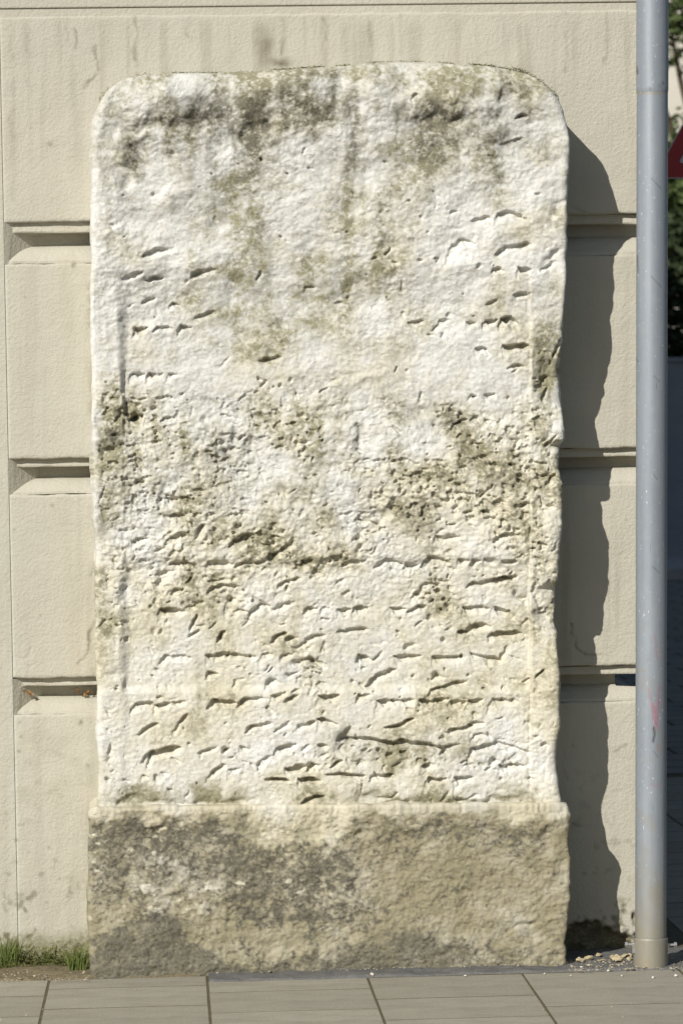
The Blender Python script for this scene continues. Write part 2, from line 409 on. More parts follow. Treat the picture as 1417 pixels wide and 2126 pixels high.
house = empty('corner_building', (XL, 0.1, 0.0))
tag(house, 'beige plastered corner building with moulded horizontal grooves behind the carved stone', 'building')
def zrow(y): return float(P(700, y)[2])
def block(ya, yb, x_step_in, dense_all=False):
    zt, zb = zrow(ya), zrow(yb)
    xp0, xp1 = XL, XR
    def cols(a, b, st): return np.arange(a, b, st)
    Xs = np.concatenate([[xp0 + v for v in (0, .0012, .003, .0055)], cols(xp0 + .009, XL + 0.30, .0035),
                         cols(XL + 0.30, float(P(1120, 1000)[0]), .0040 if dense_all else .03),
                         cols(float(P(1120, 1000)[0]), xp1 - .009, .0035), [xp1 - v for v in (.0055, .003, .0012, 0)]])
    Zs = np.concatenate([[zt - v for v in (0, .0012, .003, .0055)], np.arange(zt - .009, zb + .009, -.0038), [zb + v for v in (.0055, .003, .0012, 0)]])
    X, Z = np.meshgrid(Xs, Zs)
    px, py = to_px(np.stack([X, np.zeros_like(X), Z], -1))
    h = sample(wrel, px, py, RX0, RY0, RST) * 0.00147
    ed = np.minimum(np.minimum(X - xp0, xp1 - X), np.minimum(zt - Z, Z - zb)); r = 0.008
    k = np.clip(1 - ed / r, 0, 1); h = h - r * (1 - np.sqrt(np.clip(1 - k * k, 0, 1)))
    # hand-run, slightly wavy lower and upper edge
    wv = sample(n_b[:, :], px * 1.0, np.full_like(px, ya), RX0, RY0, RST) * 0.0012
    Z = Z + wv * np.exp(-(np.minimum(zt - Z, Z - zb) / .01))
    V = np.stack([X, -h, Z], -1)
    A = sample(WT, px, py, RX0, RY0, RST)
    me = sheet_with_skirt('plaster_block', V, A, 0.085, 3, 0.0, under=True)
    return link('plaster_block', me, PLASTER, house)
GR = [(452, 537), (941, 1015), (1395, 1469)]
block(26, 452, 0, True)
block(537, 941, 0); block(1015, 1395, 0); block(1469, 2001, 0)

def moulding(ya, yb, broken=False):
    zt, zb = zrow(ya), zrow(yb); h = zt - zb; px = 1 / S
    prof = [(0.0, 8), (0.0, 14), (0.10, 14.5), (0.20, 14), (0.235, 15), (0.24, 19), (0.245, 54), (0.38, 56), (0.53, 54), (0.56, 46), (0.60, 38), (0.66, 30), (0.74, 22), (0.84, 14), (0.90, 9), (0.93, 6.5), (1.0, 6)]
    n = 160
    g = np.linspace(0, 1, n); rng = np.random.default_rng(int(ya))
    V = np.zeros((len(prof), n, 3)); 
    wv = fbm((len(prof), n), (4, 14), int(ya), 3)
    for i, (v, d) in enumerate(prof):
        x0 = XL + 1.12 * d * px + 0.002; x1 = XR - d * px * .3
        if broken and d > 30: x1 = min(x1, float(P(1283, 1420)[0]))
        # finer towards the ends that show
        gx = x0 + (x1 - x0) * (0.5 - 0.5 * np.cos(math.pi * g))
        V[i, :, 0] = gx; V[i, :, 1] = d * px + wv[i] * 0.0012; V[i, :, 2] = zt - v * h + wv[i] * 0.0011
    ppx, ppy = to_px(V)
    A = sample(WT, ppx, ppy, RX0, RY0, RST)
    V2 = V.reshape(-1, 3); Q = grid_quads(len(prof), n)
    me = np_mesh('groove_moulding', V2, Q, False, {'tint': A})
    bm = bmesh.new(); bm.from_mesh(me); bm.verts.ensure_lookup_table(); lay = bm.verts.layers.float_color['tint']
    lf = [bm.verts[i * n] for i in range(len(prof))]
    a = bm.verts.new((XL, -0.0005, zt)); b = bm.verts.new((XL, -0.0005, zb))
    for v in (a, b): v[lay] = (0, 0, .5, 1)
    bm.faces.new([a] + lf + [b])
    bm.to_mesh(me); bm.free()
    return link('groove_moulding', me, PLASTER, house)
for k, (a, b) in enumerate(GR): moulding(a, b, k == 2)

def plain(name, x0, x1, y0, y1, z0, z1, parent, mat=PLASTER, bev=0.0):
    me = bm_mesh(name, box_bm(x0, x1, y0, y1, z0, z1, bev))
    c = me.color_attributes.new('tint', 'FLOAT_COLOR', 'POINT')
    c.data.foreach_set('color', np.tile(np.array([0, 0, 0, 1], np.float32), len(me.vertices)))
    return link(name, me, mat, parent)
z_b1, z_b2 = zrow(9), zrow(25)
plain('wall_core', -7, float(P(1283, 1420)[0]) - 0.002, 0.082, 28, -0.2, 9.3, house)
plain('upper_wall', -7, XR + 0.0, -0.0005, 28, z_b1, 9.2, house, bev=0.004)
plain('string_band', XL - 0.8, XR - 0.005, 0.0055, 0.3, z_b2 - 0.012, z_b1 + .004, house, bev=0.004)
plain('roof', -7.2, XR + 0.15, -0.15, 28.2, 9.2, 9.35, house, mat=mat_simple('roof_tile', (0.25, 0.09, 0.05), (0.18, 0.07, 0.04)))
# adjoining plain wall face left of the blocks, with its own stains
def side_face():
    Xs = np.concatenate([np.linspace(-7, XL - 0.25, 12), np.arange(XL - 0.24, XL - .001, .004), [XL - .0006]]); Zs = np.arange(z_b1 - 0.001, -0.03, -.006)
    X, Z = np.meshgrid(Xs, Zs); px, py = to_px(np.stack([X, np.zeros_like(X), Z], -1))
    h = sample(wrel, px, py, RX0, RY0, RST) * 0.00147
    return link('adjoining_face', np_mesh('adjoining_face', np.stack([X, 0.003 - h, Z], -1), grid_quads(*X.shape), True, {'tint': sample(WT, px, py, RX0, RY0, RST)}), PLASTER, house)
side_face()
for ya, yb in ((26, 452), (537, 941), (1015, 1395), (1469, 2010)):
    plain('side_course', XR - 0.24, XR - 0.004, 0.087, 28, zrow(yb) + .002, zrow(ya) - .002, house)

# ------------------------------------------------------------------ the carved stone: relief and stain maps in photograph pixels
SX0, SY0 = 150, 100
sh = (1960, 1070)
Yp, Xp = np.mgrid[0:sh[0], 0:sh[1]].astype(np.float32); Xp += SX0; Yp += SY0
def win(x, y, rx, ry):
    m = int(2.6 * max(rx, ry)) + 26
    return (slice(max(int(y) - m - SY0, 0), max(int(y) + m - SY0, 1)), slice(max(int(x) - m - SX0, 0), max(int(x) + m - SX0, 1)))
def blob(x, y, rx, ry, ang=0.0, sl=(slice(None), slice(None))):
    c, s_ = math.cos(math.radians(ang)), math.sin(math.radians(ang))
    dx, dy = WX[sl] - x, WY[sl] - y
    u, v = dx * c + dy * s_, -dx * s_ + dy * c
    return np.exp(-((u / rx) ** 2 + (v / ry) ** 2))
f200, f90, f40 = fbm(sh, 210, 1, 3), fbm(sh, 95, 2, 3), fbm(sh, 42, 3, 4)
f18, f8, f4 = fbm(sh, (15, 20), 4, 3), fbm(sh, (7.5, 10), 5, 3), vn(sh, (3.2, 4.0), 6)
g18, g8 = fbm(sh, (16, 22), 24, 3), fbm(sh, (7, 9), 25, 3)
WX = Xp + 7 * fbm(sh, 30, 7, 3); WY = Yp + 7 * fbm(sh, 30, 8, 3)
upper = 1 - sst(520, 900, Yp)                       # weathered, lumpy upper half
mid = sst(780, 880, Yp) * (1 - sst(1150, 1300, Yp))
plin = sst(1672, 1690, Yp)
field = sst(1000, 1250, Yp) * (1 - plin)
def facet(cy, cx, ang, seed, warp=0.35):
    g = np.random.default_rng(seed); c, s_ = math.cos(math.radians(ang)), math.sin(math.radians(ang))
    x = Xp + warp * cx * g18; y = Yp + warp * cy * f18
    u = ((x * c + y * s_) / cx).astype(np.float32) + 900; v = ((-x * s_ + y * c) / cy).astype(np.float32) + 900
    i = u.astype(int); j = v.astype(int); fu = u - i; fv = v - j
    N = 509; T = g.standard_normal((N, N)).astype(np.float32); i %= N - 1; j %= N - 1
    # two triangles per cell: flat facets with crisp arrises
    a, b_, c_, d = T[j, i], T[j, i + 1], T[j + 1, i], T[j + 1, i + 1]
    o = np.where(fu + fv < 1, a + (b_ - a) * fu + (c_ - a) * fv, d + (c_ - d) * (1 - fu) + (b_ - d) * (1 - fv))
    return o / o.std()
fc8, fc5 = facet(7.5, 11, 12, 303), facet(4.6, 6.2, -35, 304)
FAC = 0.55 * fc8 + 0.40 * fc5
grain = fbm(sh, (11, 14), 71, 3, .85)
lump = fbm(sh, (30, 40), 72, 3, .6)
rgh = np.clip(0.30 + 0.75 * sst(-1.1, 1.3, fbm(sh, 120, 91, 4, .65)) + .25 * upper + .35 * mid, .25, 1.35)
Hm = (3.6 * f200 * (1 - .7 * field) + 5.2 * f90 * (0.22 + .78 * upper + .35 * mid) * (1 - .5 * field)
      + 2.7 * lump * (0.30 + .62 * upper + .62 * mid) * (1 - .35 * field)
      + 1.05 * g18 * (0.24 + .5 * upper + .6 * mid)
      + rgh * (1.15 * grain * (0.72 + .02 * upper + .4 * mid) + FAC * (0.30 + .25 * upper + .3 * mid)) + 0.5 * f4)
# raised margin at the left, right and round the top of the inscribed field
le = 254 + 0.006 * (Yp - 600) + 3.5 * f40 * .6
re = 1097 + 3.0 * f40 * .6
fr_amt = 19 * sst(560, 640, Yp) * (1 - 0.8 * sst(860, 900, Yp) * (1 - sst(1150, 1180, Yp))) * (1 - 0.72 * sst(1420, 1440, Yp)) * (1 - plin) + 4 * upper * sst(330, 420, Yp)
edge_soft = 4 + 14 * upper + 6 * sst(1420, 1440, Yp) + 9 * sst(1150, 1200, Yp) * (1 - sst(1400, 1430, Yp))
Hm -= fr_amt * sst(-edge_soft, edge_soft, Xp - le) * (1 - (0.45 + .5 * sst(960, 1060, Yp)) * sst(-3, 4, Xp - re))
Hm -= 3.0 * sst(900, 1000, Yp) * (1 - plin) * sst(-3, 3, Xp - re - 0) * 0 + 0
Hm -= 5.0 * np.exp(-((Xp - re) / 2.2) ** 2) * sst(980, 1050, Yp) * (1 - plin) * np.clip(.6 + .5 * f18, 0, 1)
# worn relief in the head of the stone
def soft(x, y, rx, ry, ang, amp):
    amp = amp * (1.45 if y < 470 else 1.1); sl = win(x, y, rx, ry); Hm[sl] += amp * blob(x, y, rx, ry, ang, sl)
for a in ((330, 215, 75, 40, -12, 12), (310, 268, 80, 16, -10, -11), (430, 265, 80, 28, 0, -9), (590, 190, 110, 40, -4, 7), (525, 262, 40, 18, -25, -12), (600, 250, 80, 22, -5, -6),
          (700, 185, 14, 45, 8, -9), (770, 190, 32, 55, -6, 9), (735, 265, 22, 60, 0, -9), (880, 200, 100, 38, 0, 8), (930, 250, 110, 14, -2, -9), (1045, 195, 14, 26, 10, -8), (1055, 290, 50, 16, -6, -9),
          (1030, 185, 8, 14, 0, -8), (285, 330, 52, 20, -55, -10), (265, 390, 30, 14, -70, -6), (450, 320, 60, 18, -35, -8), (370, 325, 22, 10, -10, -6), (520, 400, 60, 45, 0, 5), (350, 410, 60, 40, 0, 4),
          (470, 460, 30, 60, 5, -5), (900, 400, 90, 50, 0, 5), (640, 420, 70, 50, 0, 5), (740, 430, 28, 90, 6, -5), (320, 560, 60, 14, -6, 5), (420, 545, 70, 18, -12, 5), (560, 615, 60, 25, -20, -5),
          (620, 655, 50, 40, 0, -7), (470, 625, 40, 14, -30, -5), (1158, 437, 34, 11, -48, -9), (1140, 537, 30, 11, -42, -9), (955, 555, 30, 18, -30, 8), (700, 620, 90, 30, 0, -4), (560, 740, 40, 12, -8, -8),
          (850, 846, 32, 14, 0, -8), (907, 887, 36, 9, 0, -8), (750, 912, 13, 22, 0, -12), (460, 938, 34, 9, -38, -12), (477, 905, 16, 14, 0, -9), (529, 916, 14, 14, 0, -10), (496, 836, 18, 12, 0, -11), (437, 832, 30, 12, 0, -6),
          (300, 850, 60, 10, -15, -6), (235, 938, 30, 12, 0, -6), (680, 800, 60, 8, -18, -4), (760, 790, 60, 7, -22, 4), (800, 1045, 26, 10, -35, -13), (786, 1082, 14, 30, 25, -10), (756, 1110, 26, 11, -25, -11), (748, 1140, 9, 26, 0, -9),
          (415, 1103, 14, 8, -40, -14), (343, 1195, 16, 13, 20, -17), (1076, 1232, 12, 9, 10, -16), (1100, 1226, 12, 6, 0, -11), (474, 1252, 12, 22, 0, -10), (404, 1254, 18, 10, 0, -8), (715, 1535, 14, 24, 15, -18),
          (626, 1440, 6, 12, 0, -12), (640, 1385, 26, 34, 0, -6), (900, 1240, 22, 46, 0, -6), (220, 1568, 12, 20, 0, -8), (228, 1402, 14, 7, -30, -6), (1118, 1276, 18, 18, 0, -9), (1134, 760, 26, 52, 18, -9), (1139, 989, 9, 9, 0, -10),
          (1131, 916, 18, 7, -45, -7), (1040, 1000, 36, 26, -30, -7), (874, 1052, 28, 14, -10, -8), (830, 1570, 120, 26, 2, -6), (250, 1100, 30, 12, 0, -6), (650, 1010, 90, 12, -15, 5), (600, 1050, 120, 14, -22, 4)):
    soft(*a)
Hm -= 13 * sst(1646, 1664, WY + .011 * (Xp - 700)) * sst(236, 250, Xp) * (1 - sst(1100, 1112, Xp)) * (1 - np.exp(-(((Xp - 612) / 110) ** 4)))
# inscription: every worn cut is a polyline (its sharp upper-left lip), depth mm, run of the lower slope px
CUTS = [
 ([(276,690),(281,681),(296,678)],12,16),([(322,683),(327,678),(352,676)],8,12),([(370,686),(375,678),(388,677)],9,12),
 ([(270,784),(275,774),(288,773)],15,16),([(303,783),(308,773),(322,771)],15,16),([(343,786),(348,777),(360,776)],8,10),
 ([(266,888),(268,870),(284,862)],12,16),([(312,872),(322,868)],5,10),([(340,872),(352,866)],6,10),([(372,884),(374,876),(386,875)],5,9),
 ([(261,574),(286,566)],8,12),([(312,578),(330,575)],11,10),([(396,573),(414,563)],6,10),([(301,527),(349,514)],7,16),([(350,637),(356,628),(368,628)],5,9),
 ([(532,580),(538,566)],5,5),([(400,571),(440,560)],4,10),([(300,625),(316,618)],5,9),([(410,655),(440,645)],5,14),([(545,745),(575,738)],7,10),([(540,800),(548,790)],5,6),
 ([(962,678),(965,668),(980,668)],9,10),([(1000,672),(1004,664),(1018,662)],15,14),([(1034,676),(1038,662),(1060,656),(1072,672)],17,18),([(898,680),(912,664),(925,662)],6,10),([(856,668),(872,664)],5,10),
 ([(984,734),(987,724),(1000,722)],12,13),([(1041,728),(1044,719),(1066,716),(1083,716)],13,16),([(1052,764),(1056,758),(1078,757)],7,8),([(1060,770),(1072,764)],4,5),
 ([(1010,628),(1022,622)],6,9),([(1058,624),(1060,612),(1089,607)],9,12),([(1019,570),(1022,560),(1036,560)],7,10),([(1070,572),(1073,559),(1089,560)],10,12),
 ([(1002,828),(1004,818),(1022,817)],8,10),([(971,826),(975,818),(984,820)],7,8),([(945,874),(966,868)],5,8),([(1000,880),(1003,870),(1018,868)],6,9),([(983,454),(1003,447),(1012,450)],7,12),
 ([(1024,456),(1029,446),(1047,440),(1078,448)],9,16),([(922,535),(935,512),(952,494),(976,500)],10,16),([(1032,524),(1050,509),(1088,506)],8,14),([(796,530),(802,520)],5,6),
 ([(850,205),(858,197),(866,199)],4,8),([(1070,244),(1082,238),(1090,240)],6,8),([(1120,560),(1146,540)],5,8),([(1040,298),(1080,288)],4,10),([(818,770),(820,760)],4,4),
 ([(268,1018),(280,1000),(292,996)],4,9),([(342,1046),(343,1034),(379,1029)],8,12),([(337,1080),(338,1066),(378,1068)],9,12),([(288,1058),(302,1066)],8,7),([(397,1072),(400,1064),(412,1063)],5,8),([(430,1074),(434,1065),(443,1065)],6,9),
 ([(474,1068),(510,1062)],5,10),([(250,1100),(264,1097)],8,6),([(276,1128),(282,1120),(300,1116)],11,12),([(345,1124),(362,1108),(380,1102)],9,16),([(404,1110),(420,1092)],13,9),([(326,1142),(336,1138)],9,6),
 ([(474,1132),(482,1118),(516,1110)],13,15),([(558,1152),(578,1140),(597,1124)],10,14),([(360,1166),(395,1168)],8,10),([(427,1178),(432,1165),(472,1165)],12,14),([(488,1172),(506,1166)],6,9),([(530,1168),(548,1163)],6,8),
 ([(624,1182),(624,1166),(643,1161)],10,12),([(330,1190),(352,1184)],10,10),([(359,1228),(374,1222)],12,9),([(384,1208),(398,1194)],6,5),([(578,1216),(594,1206),(616,1200)],13,8),([(437,1224),(460,1214),(486,1212)],8,10),([(438,1206),(470,1200)],4,10),
 ([(327,1280),(331,1266),(348,1261),(370,1264)],17,18),([(386,1258),(412,1246)],7,12),([(464,1276),(472,1246),(480,1243)],12,9),([(492,1266),(510,1266)],8,9),([(519,1267),(540,1252),(566,1262),(604,1246)],14,12),
 ([(630,1270),(636,1262),(648,1261)],12,12),([(661,1270),(666,1261),(676,1260)],10,11),([(693,1274),(697,1263),(714,1262)],15,15),([(728,1274),(733,1264),(752,1262)],11,14),([(394,1302),(406,1277)],11,7),([(393,1316),(406,1308)],13,8),
 ([(450,1326),(461,1315)],13,9),([(563,1328),(574,1318),(588,1313)],14,9),([(596,1326),(610,1320)],12,8),([(625,1333),(634,1322),(670,1313)],14,10),([(433,1304),(446,1293)],4,4),([(505,1298),(514,1290)],4,4),
 ([(958,1034),(961,1022),(974,1020)],6,11),([(992,1028),(998,1020)],14,7),([(954,1072),(957,1062),(972,1060)],7,10),([(992,1070),(996,1060),(1014,1058)],7,10),([(704,1066),(726,1060)],9,7),([(738,1070),(742,1062),(758,1062)],8,9),
 ([(926,1088),(942,1086)],8,5),([(896,1120),(900,1112),(940,1110)],9,13),([(1022,1120),(1036,1112),(1064,1108)],8,12),([(834,1182),(838,1170),(858,1168)],14,14),([(878,1168),(894,1153),(922,1162)],9,14),([(944,1176),(946,1161),(962,1160)],12,12),
 ([(974,1174),(976,1163),(988,1162)],12,11),([(1001,1176),(1003,1160),(1024,1158)],15,15),([(1038,1170),(1040,1162),(1066,1164)],12,13),([(714,1166),(745,1160)],6,12),([(780,1172),(800,1160),(826,1166)],7,12),
 ([(966,1216),(970,1211),(1018,1206),(1066,1195)],14,9),([(1030,1204),(1066,1194)],10,8),([(852,1240),(858,1230),(872,1222)],11,14),([(698,1208),(712,1200)],5,6),([(806,1276),(808,1263),(832,1261)],10,13),([(848,1266),(875,1256)],13,9),
 ([(954,1272),(957,1260),(1004,1258)],14,15),([(1016,1274),(1020,1262),(1058,1264),(1066,1276)],14,16),([(945,1322),(948,1312),(962,1308)],15,14),([(968,1304),(976,1296),(1004,1294)],12,14),([(1012,1322),(1018,1312),(1066,1308)],13,15),
 ([(706,1312),(730,1306),(756,1304)],9,10),([(864,1298),(872,1291)],6,5),([(926,1306),(936,1300)],4,4),
 ([(332,1368),(342,1358),(386,1360)],8,16),([(427,1372),(429,1360),(465,1353)],12,14),([(477,1357),(500,1356),(528,1361)],11,11),([(538,1372),(545,1358),(556,1356)],8,11),([(582,1366),(590,1356),(600,1356)],9,10),
 ([(612,1372),(640,1362),(668,1372)],8,12),([(429,1402),(434,1394),(446,1394)],15,11),([(552,1420),(562,1410),(574,1414)],17,11),([(272,1470),(280,1457),(318,1457)],9,14),([(320,1470),(325,1459),(342,1457)],15,14),([(354,1464),(358,1456),(378,1454)],6,10),
 ([(431,1462),(442,1452),(480,1454)],13,13),([(494,1458),(505,1448),(538,1445)],14,12),([(557,1460),(560,1444),(582,1436)],10,14),([(594,1450),(610,1443)],11,10),([(654,1456),(660,1441),(690,1441)],12,15),
 ([(287,1517),(302,1506),(322,1500)],12,9),([(359,1518),(370,1500),(386,1482)],11,8),([(511,1514),(518,1506),(557,1498)],15,11),([(568,1515),(596,1494)],13,8),([(614,1511),(618,1503),(646,1496)],14,10),([(656,1508),(659,1493),(687,1495)],12,12),
 ([(300,1568),(312,1558),(362,1549)],20,18),([(304,1584),(312,1560)],12,9),([(417,1558),(442,1550)],9,9),([(462,1558),(470,1552)],14,6),([(493,1560),(498,1549),(512,1549)],10,11),([(488,1564),(500,1576),(518,1580)],8,4),
 ([(535,1592),(544,1576),(553,1568)],18,11),([(563,1568),(572,1551),(602,1542)],19,15),([(626,1556),(636,1548)],5,7),([(656,1552),(658,1544),(672,1543)],14,11),([(664,1568),(676,1560)],9,7),([(427,1612),(433,1600),(460,1586)],18,10),
 ([(469,1612),(474,1595),(488,1592)],15,11),([(587,1602),(588,1594),(627,1586)],17,12),([(638,1592),(646,1582),(654,1583)],16,11),([(553,1612),(596,1616)],17,7),([(614,1626),(615,1613),(655,1616)],16,12),([(330,1612),(334,1601),(346,1600)],7,10),
 ([(292,1616),(296,1608),(304,1608)],5,8),([(341,1646),(345,1636),(354,1636)],8,8),([(384,1650),(390,1640)],5,6),([(624,1662),(634,1656),(664,1650)],10,9),([(356,1572),(372,1580)],5,5),([(428,1686),(470,1676)],2,5),
 ([(738,1366),(744,1358),(764,1362)],15,15),([(775,1368),(788,1352)],9,7),([(820,1378),(821,1361),(861,1356)],13,14),([(895,1378),(897,1360),(950,1361)],13,16),([(975,1378),(973,1358),(1000,1362),(1032,1367),(1048,1341)],9,12),
 ([(763,1414),(785,1398),(812,1389)],14,11),([(896,1404),(902,1396),(912,1398)],19,10),([(884,1442),(891,1430),(920,1424),(962,1412)],13,9),([(738,1450),(746,1438),(758,1436)],11,12),([(776,1472),(780,1454),(800,1450)],15,18),
 ([(806,1466),(808,1452),(824,1450)],11,15),([(828,1466),(831,1452),(846,1450)],11,14),([(862,1468),(866,1454),(888,1451)],11,15),([(895,1470),(899,1452),(918,1447)],11,14),([(930,1460),(933,1454),(955,1452)],9,13),([(963,1468),(969,1453),(990,1450)],12,13),
 ([(1011,1468),(1020,1450),(1060,1450)],9,16),([(798,1507),(820,1503),(853,1490)],13,8),([(936,1514),(966,1506),(978,1496),(996,1496)],14,10),([(974,1532),(984,1522),(1000,1522)],6,9),
 ([(694,1556),(700,1535),(716,1514)],18,14),([(718,1528),(768,1531),(805,1540),(841,1537),(894,1543)],15,12),([(688,1586),(702,1576)],17,9),([(899,1545),(918,1551),(944,1541)],13,9),([(914,1563),(926,1557)],12,6),
 ([(970,1562),(977,1550),(1030,1540),(1066,1546)],20,14),([(1074,1552),(1096,1558)],10,8),([(1014,1582),(1022,1573),(1030,1576)],15,9),([(1006,1594),(1018,1590)],9,6),([(870,1606),(874,1591),(892,1583)],13,13),([(1031,1606),(1036,1590),(1072,1584)],17,14),
 ([(680,1603),(715,1604),(752,1609)],14,7),([(769,1614),(777,1603),(814,1606),(820,1622)],16,14),([(875,1626),(880,1614),(914,1614)],13,12),([(936,1634),(938,1616),(971,1611)],14,15),([(786,1652),(804,1653),(820,1645)],7,6),
 ([(940,1646),(944,1656),(964,1654),(983,1646)],8,7),([(912,1654),(920,1644)],5,7),([(728,1610),(750,1618)],6,6),([(745,1644),(752,1622)],5,4),
 ([(1128,922),(1144,906)],9,8),([(1130,1000),(1142,984)],13,9),([(1148,740),(1160,706)],10,8),([(1124,826),(1132,806)],8,7),([(1146,1246),(1158,1240)],12,10),([(1110,1404),(1120,1390)],8,6),([(1088,1412),(1098,1406)],6,5),
 ([(206,1040),(216,1010)],6,6),([(222,1562),(226,1545)],7,9),([(204,1300),(214,1290)],5,8)]
def add_cut(pts, depth, run):
    xs = [p[0] for p in pts]; ys = [p[1] for p in pts]; m = run + 12
    x0, x1, y0, y1 = int(min(xs) - m), int(max(xs) + m), int(min(ys) - m), int(max(ys) + m)
    j0, j1, i0, i1 = max(y0 - SY0, 0), y1 - SY0, max(x0 - SX0, 0), x1 - SX0
    sl = (slice(j0, j1), slice(i0, i1))
    X = Xp[sl] + 1.6 * g18[sl] + .8 * g8[sl]; Y = Yp[sl] + 1.3 * f18[sl] + .9 * f8[sl]
    best = np.full(X.shape, 1e9, np.float32); sg = np.zeros_like(best); wt = np.ones_like(best); arc = np.zeros_like(best); s0 = 0.0; Lt = sum(math.hypot(c - a, d - b) for (a, b), (c, d) in zip(pts[:-1], pts[1:]))
    for (a, b), (c, d) in zip(pts[:-1], pts[1:]):
        dx, dy = c - a, d - b; L = math.hypot(dx, dy) + 1e-6; lw = 0.20 + 0.80 * min(1, max(0, (abs(dx) / L - .35) / .45)) if len(pts) > 2 else 1.0
        t = np.clip(((X - a) * dx + (Y - b) * dy) / (L * L), 0, 1)
        dd = np.hypot(X - a - t * dx, Y - b - t * dy); cr = (dx * (Y - b) - dy * (X - a)) / L
        k = dd < best - 1e-4
        best = np.where(k, dd, best); wt = np.where(k, lw, wt); arc = np.where(k, s0 + t * L, arc); s0 += L; sg = np.where(k, np.where(np.abs(cr) < dd * .25, -0.6 * dd, np.sign(cr) * dd), sg)
    q = np.clip(np.clip(sg, 0, None) / run, 0, 1); inner = 1 - q ** 2.6
    lip = sst(-2.2, 1.2, sg) * (0.62 + .38 * sst(-2, min(6, Lt * .3), np.minimum(arc, Lt - arc)))
    Hm[sl] -= (depth * 1.3 + 4.5) * (1.25 if pts[0][1] < 900 else 1.0) * wt * inner * lip * np.clip(1.0 + 0.22 * f40[sl] + 0.12 * f18[sl], .5, 1.5)
for c_ in CUTS: add_cut(*c_)
# holes and pores
for (x, y, r, d) in ((446,1098,4,12),(529,1098,4,10),(918,1328,5,14),(319,406,4,10),(997,1024,7,14),(562,1416,9,10),(904,1402,9,10),(422,870,7,9),(466,1554,6,10),(920,1559,6,10),(1021,1578,8,10),(330,1140,6,8),(644,1588,8,8),(695,1580,8,8),(988,1299,5,8)):
    sl = win(x, y, r, r); Hm[sl] -= d * np.exp(-(((Xp[sl] - x) / r) ** 2 + ((Yp[sl] - y) / r) ** 2) ** 2)
rp_ = random.Random(77)
for i in range(420):                                   # scattered deep pits
    x, y = rp_.uniform(225, 1130), rp_.uniform(800, 1650) if rp_.random() < .85 else rp_.uniform(300, 800)
    r, d = rp_.uniform(2.2, 4.2) + 3.2 * rp_.random() ** 5, rp_.uniform(5, 13)
    sl = win(x, y, r, r); e = rp_.uniform(.7, 1.9)
    Hm[sl] -= d * np.exp(-(((WX[sl] - x) / (r * e)) ** 2 + ((WY[sl] - y) / r) ** 2) ** 2)
por = np.zeros(sh, np.float32)
for (x, y, rx, ry, am) in ((280, 850, 90, 45, .9), (260, 950, 70, 70, 1.0), (300, 1030, 110, 60, 1.0), (470, 960, 70, 60, .8), (480, 840, 70, 30, .7), (1130, 790, 30, 60, .9), (1130, 950, 30, 70, .9), (800, 970, 110, 40, .6),
                           (770, 1100, 50, 60, .9), (1020, 1020, 60, 50, .8), (900, 1230, 40, 60, 1.1), (340, 1170, 60, 60, .9), (640, 1390, 34, 46, 1.1), (530, 1255, 70, 20, .7), (820, 1570, 130, 28, .9), (1110, 1270, 40, 40, .9),
                           (900, 880, 120, 40, .5), (600, 840, 100, 40, .4), (660, 900, 90, 60, .4), (500, 1080, 80, 30, .5), (1000, 1580, 100, 30, .5), (250, 1250, 30, 60, .5), (930, 1090, 60, 40, .5), (560, 1170, 80, 20, .5), (450, 1230, 60, 40, .5), (860, 1060, 40, 30, .6)):
    sl = win(x, y, rx, ry); por[sl] = np.maximum(por[sl], am * blob(x, y, rx, ry, 0, sl))
por = np.clip(np.maximum(por, 0.75 * mid * sst(-.5, 1.0, f90 + .5 * f40)) + .10 * sst(700, 900, Yp), 0, 1.1)
pn = fbm(sh, (7, 9), 41, 2)
Hm -= 12.0 * por * sst(0.85, 1.45, pn) + 6.0 * por * sst(.9, 1.8, fbm(sh, (15, 20), 44, 2)) + 1.6 * por * fbm(sh, 9, 42, 3, .8)
Hm -= 4.0 * sst(2.1, 2.7, fbm(sh, 6, 43, 2)) * (0.35 + .65 * sst(800, 1000, Yp)) * (1 - plin)
# plinth: projecting lip, chipped away in the middle
lip = sst(1666, 1676, Yp)
gone = sst(0.25, 0.75, np.exp(-(((WX - 612) / 118) ** 4 + ((WY - 1690) / 62) ** 4)))
pl = (0.5 * FAC + 1.0 * f90 + 1.5 * lump + 0.9 * g18 + 1.35 * grain + .6 * f4
      - 10 * sst(1706, 1732, WY) * (0.55 + .45 * sst(700, 800, Xp)) * (1 - sst(1880, 1985, Yp) * .5) - 14 * gone + 5 * sst(1945, 1962, WY + 14 * f90))
for (x, y, rx, ry, an, am) in ((352, 1712, 34, 12, -20, -8), (335, 1738, 8, 22, 10, -8), (640, 1720, 26, 34, 0, -6), (730, 1735, 34, 8, -25, -7), (500, 1745, 20, 30, 0, -4), (1090, 1925, 60, 5, -18, -7), (960, 1975, 60, 6, -8, -5), (1150, 1985, 26, 16, 0, -8), (1130, 1910, 40, 10, 0, 4)):
    sl = win(x, y, rx, ry); pl[sl] += am * blob(x, y, rx, ry, an, sl)
Hm = Hm * (1 - lip) + pl * lip

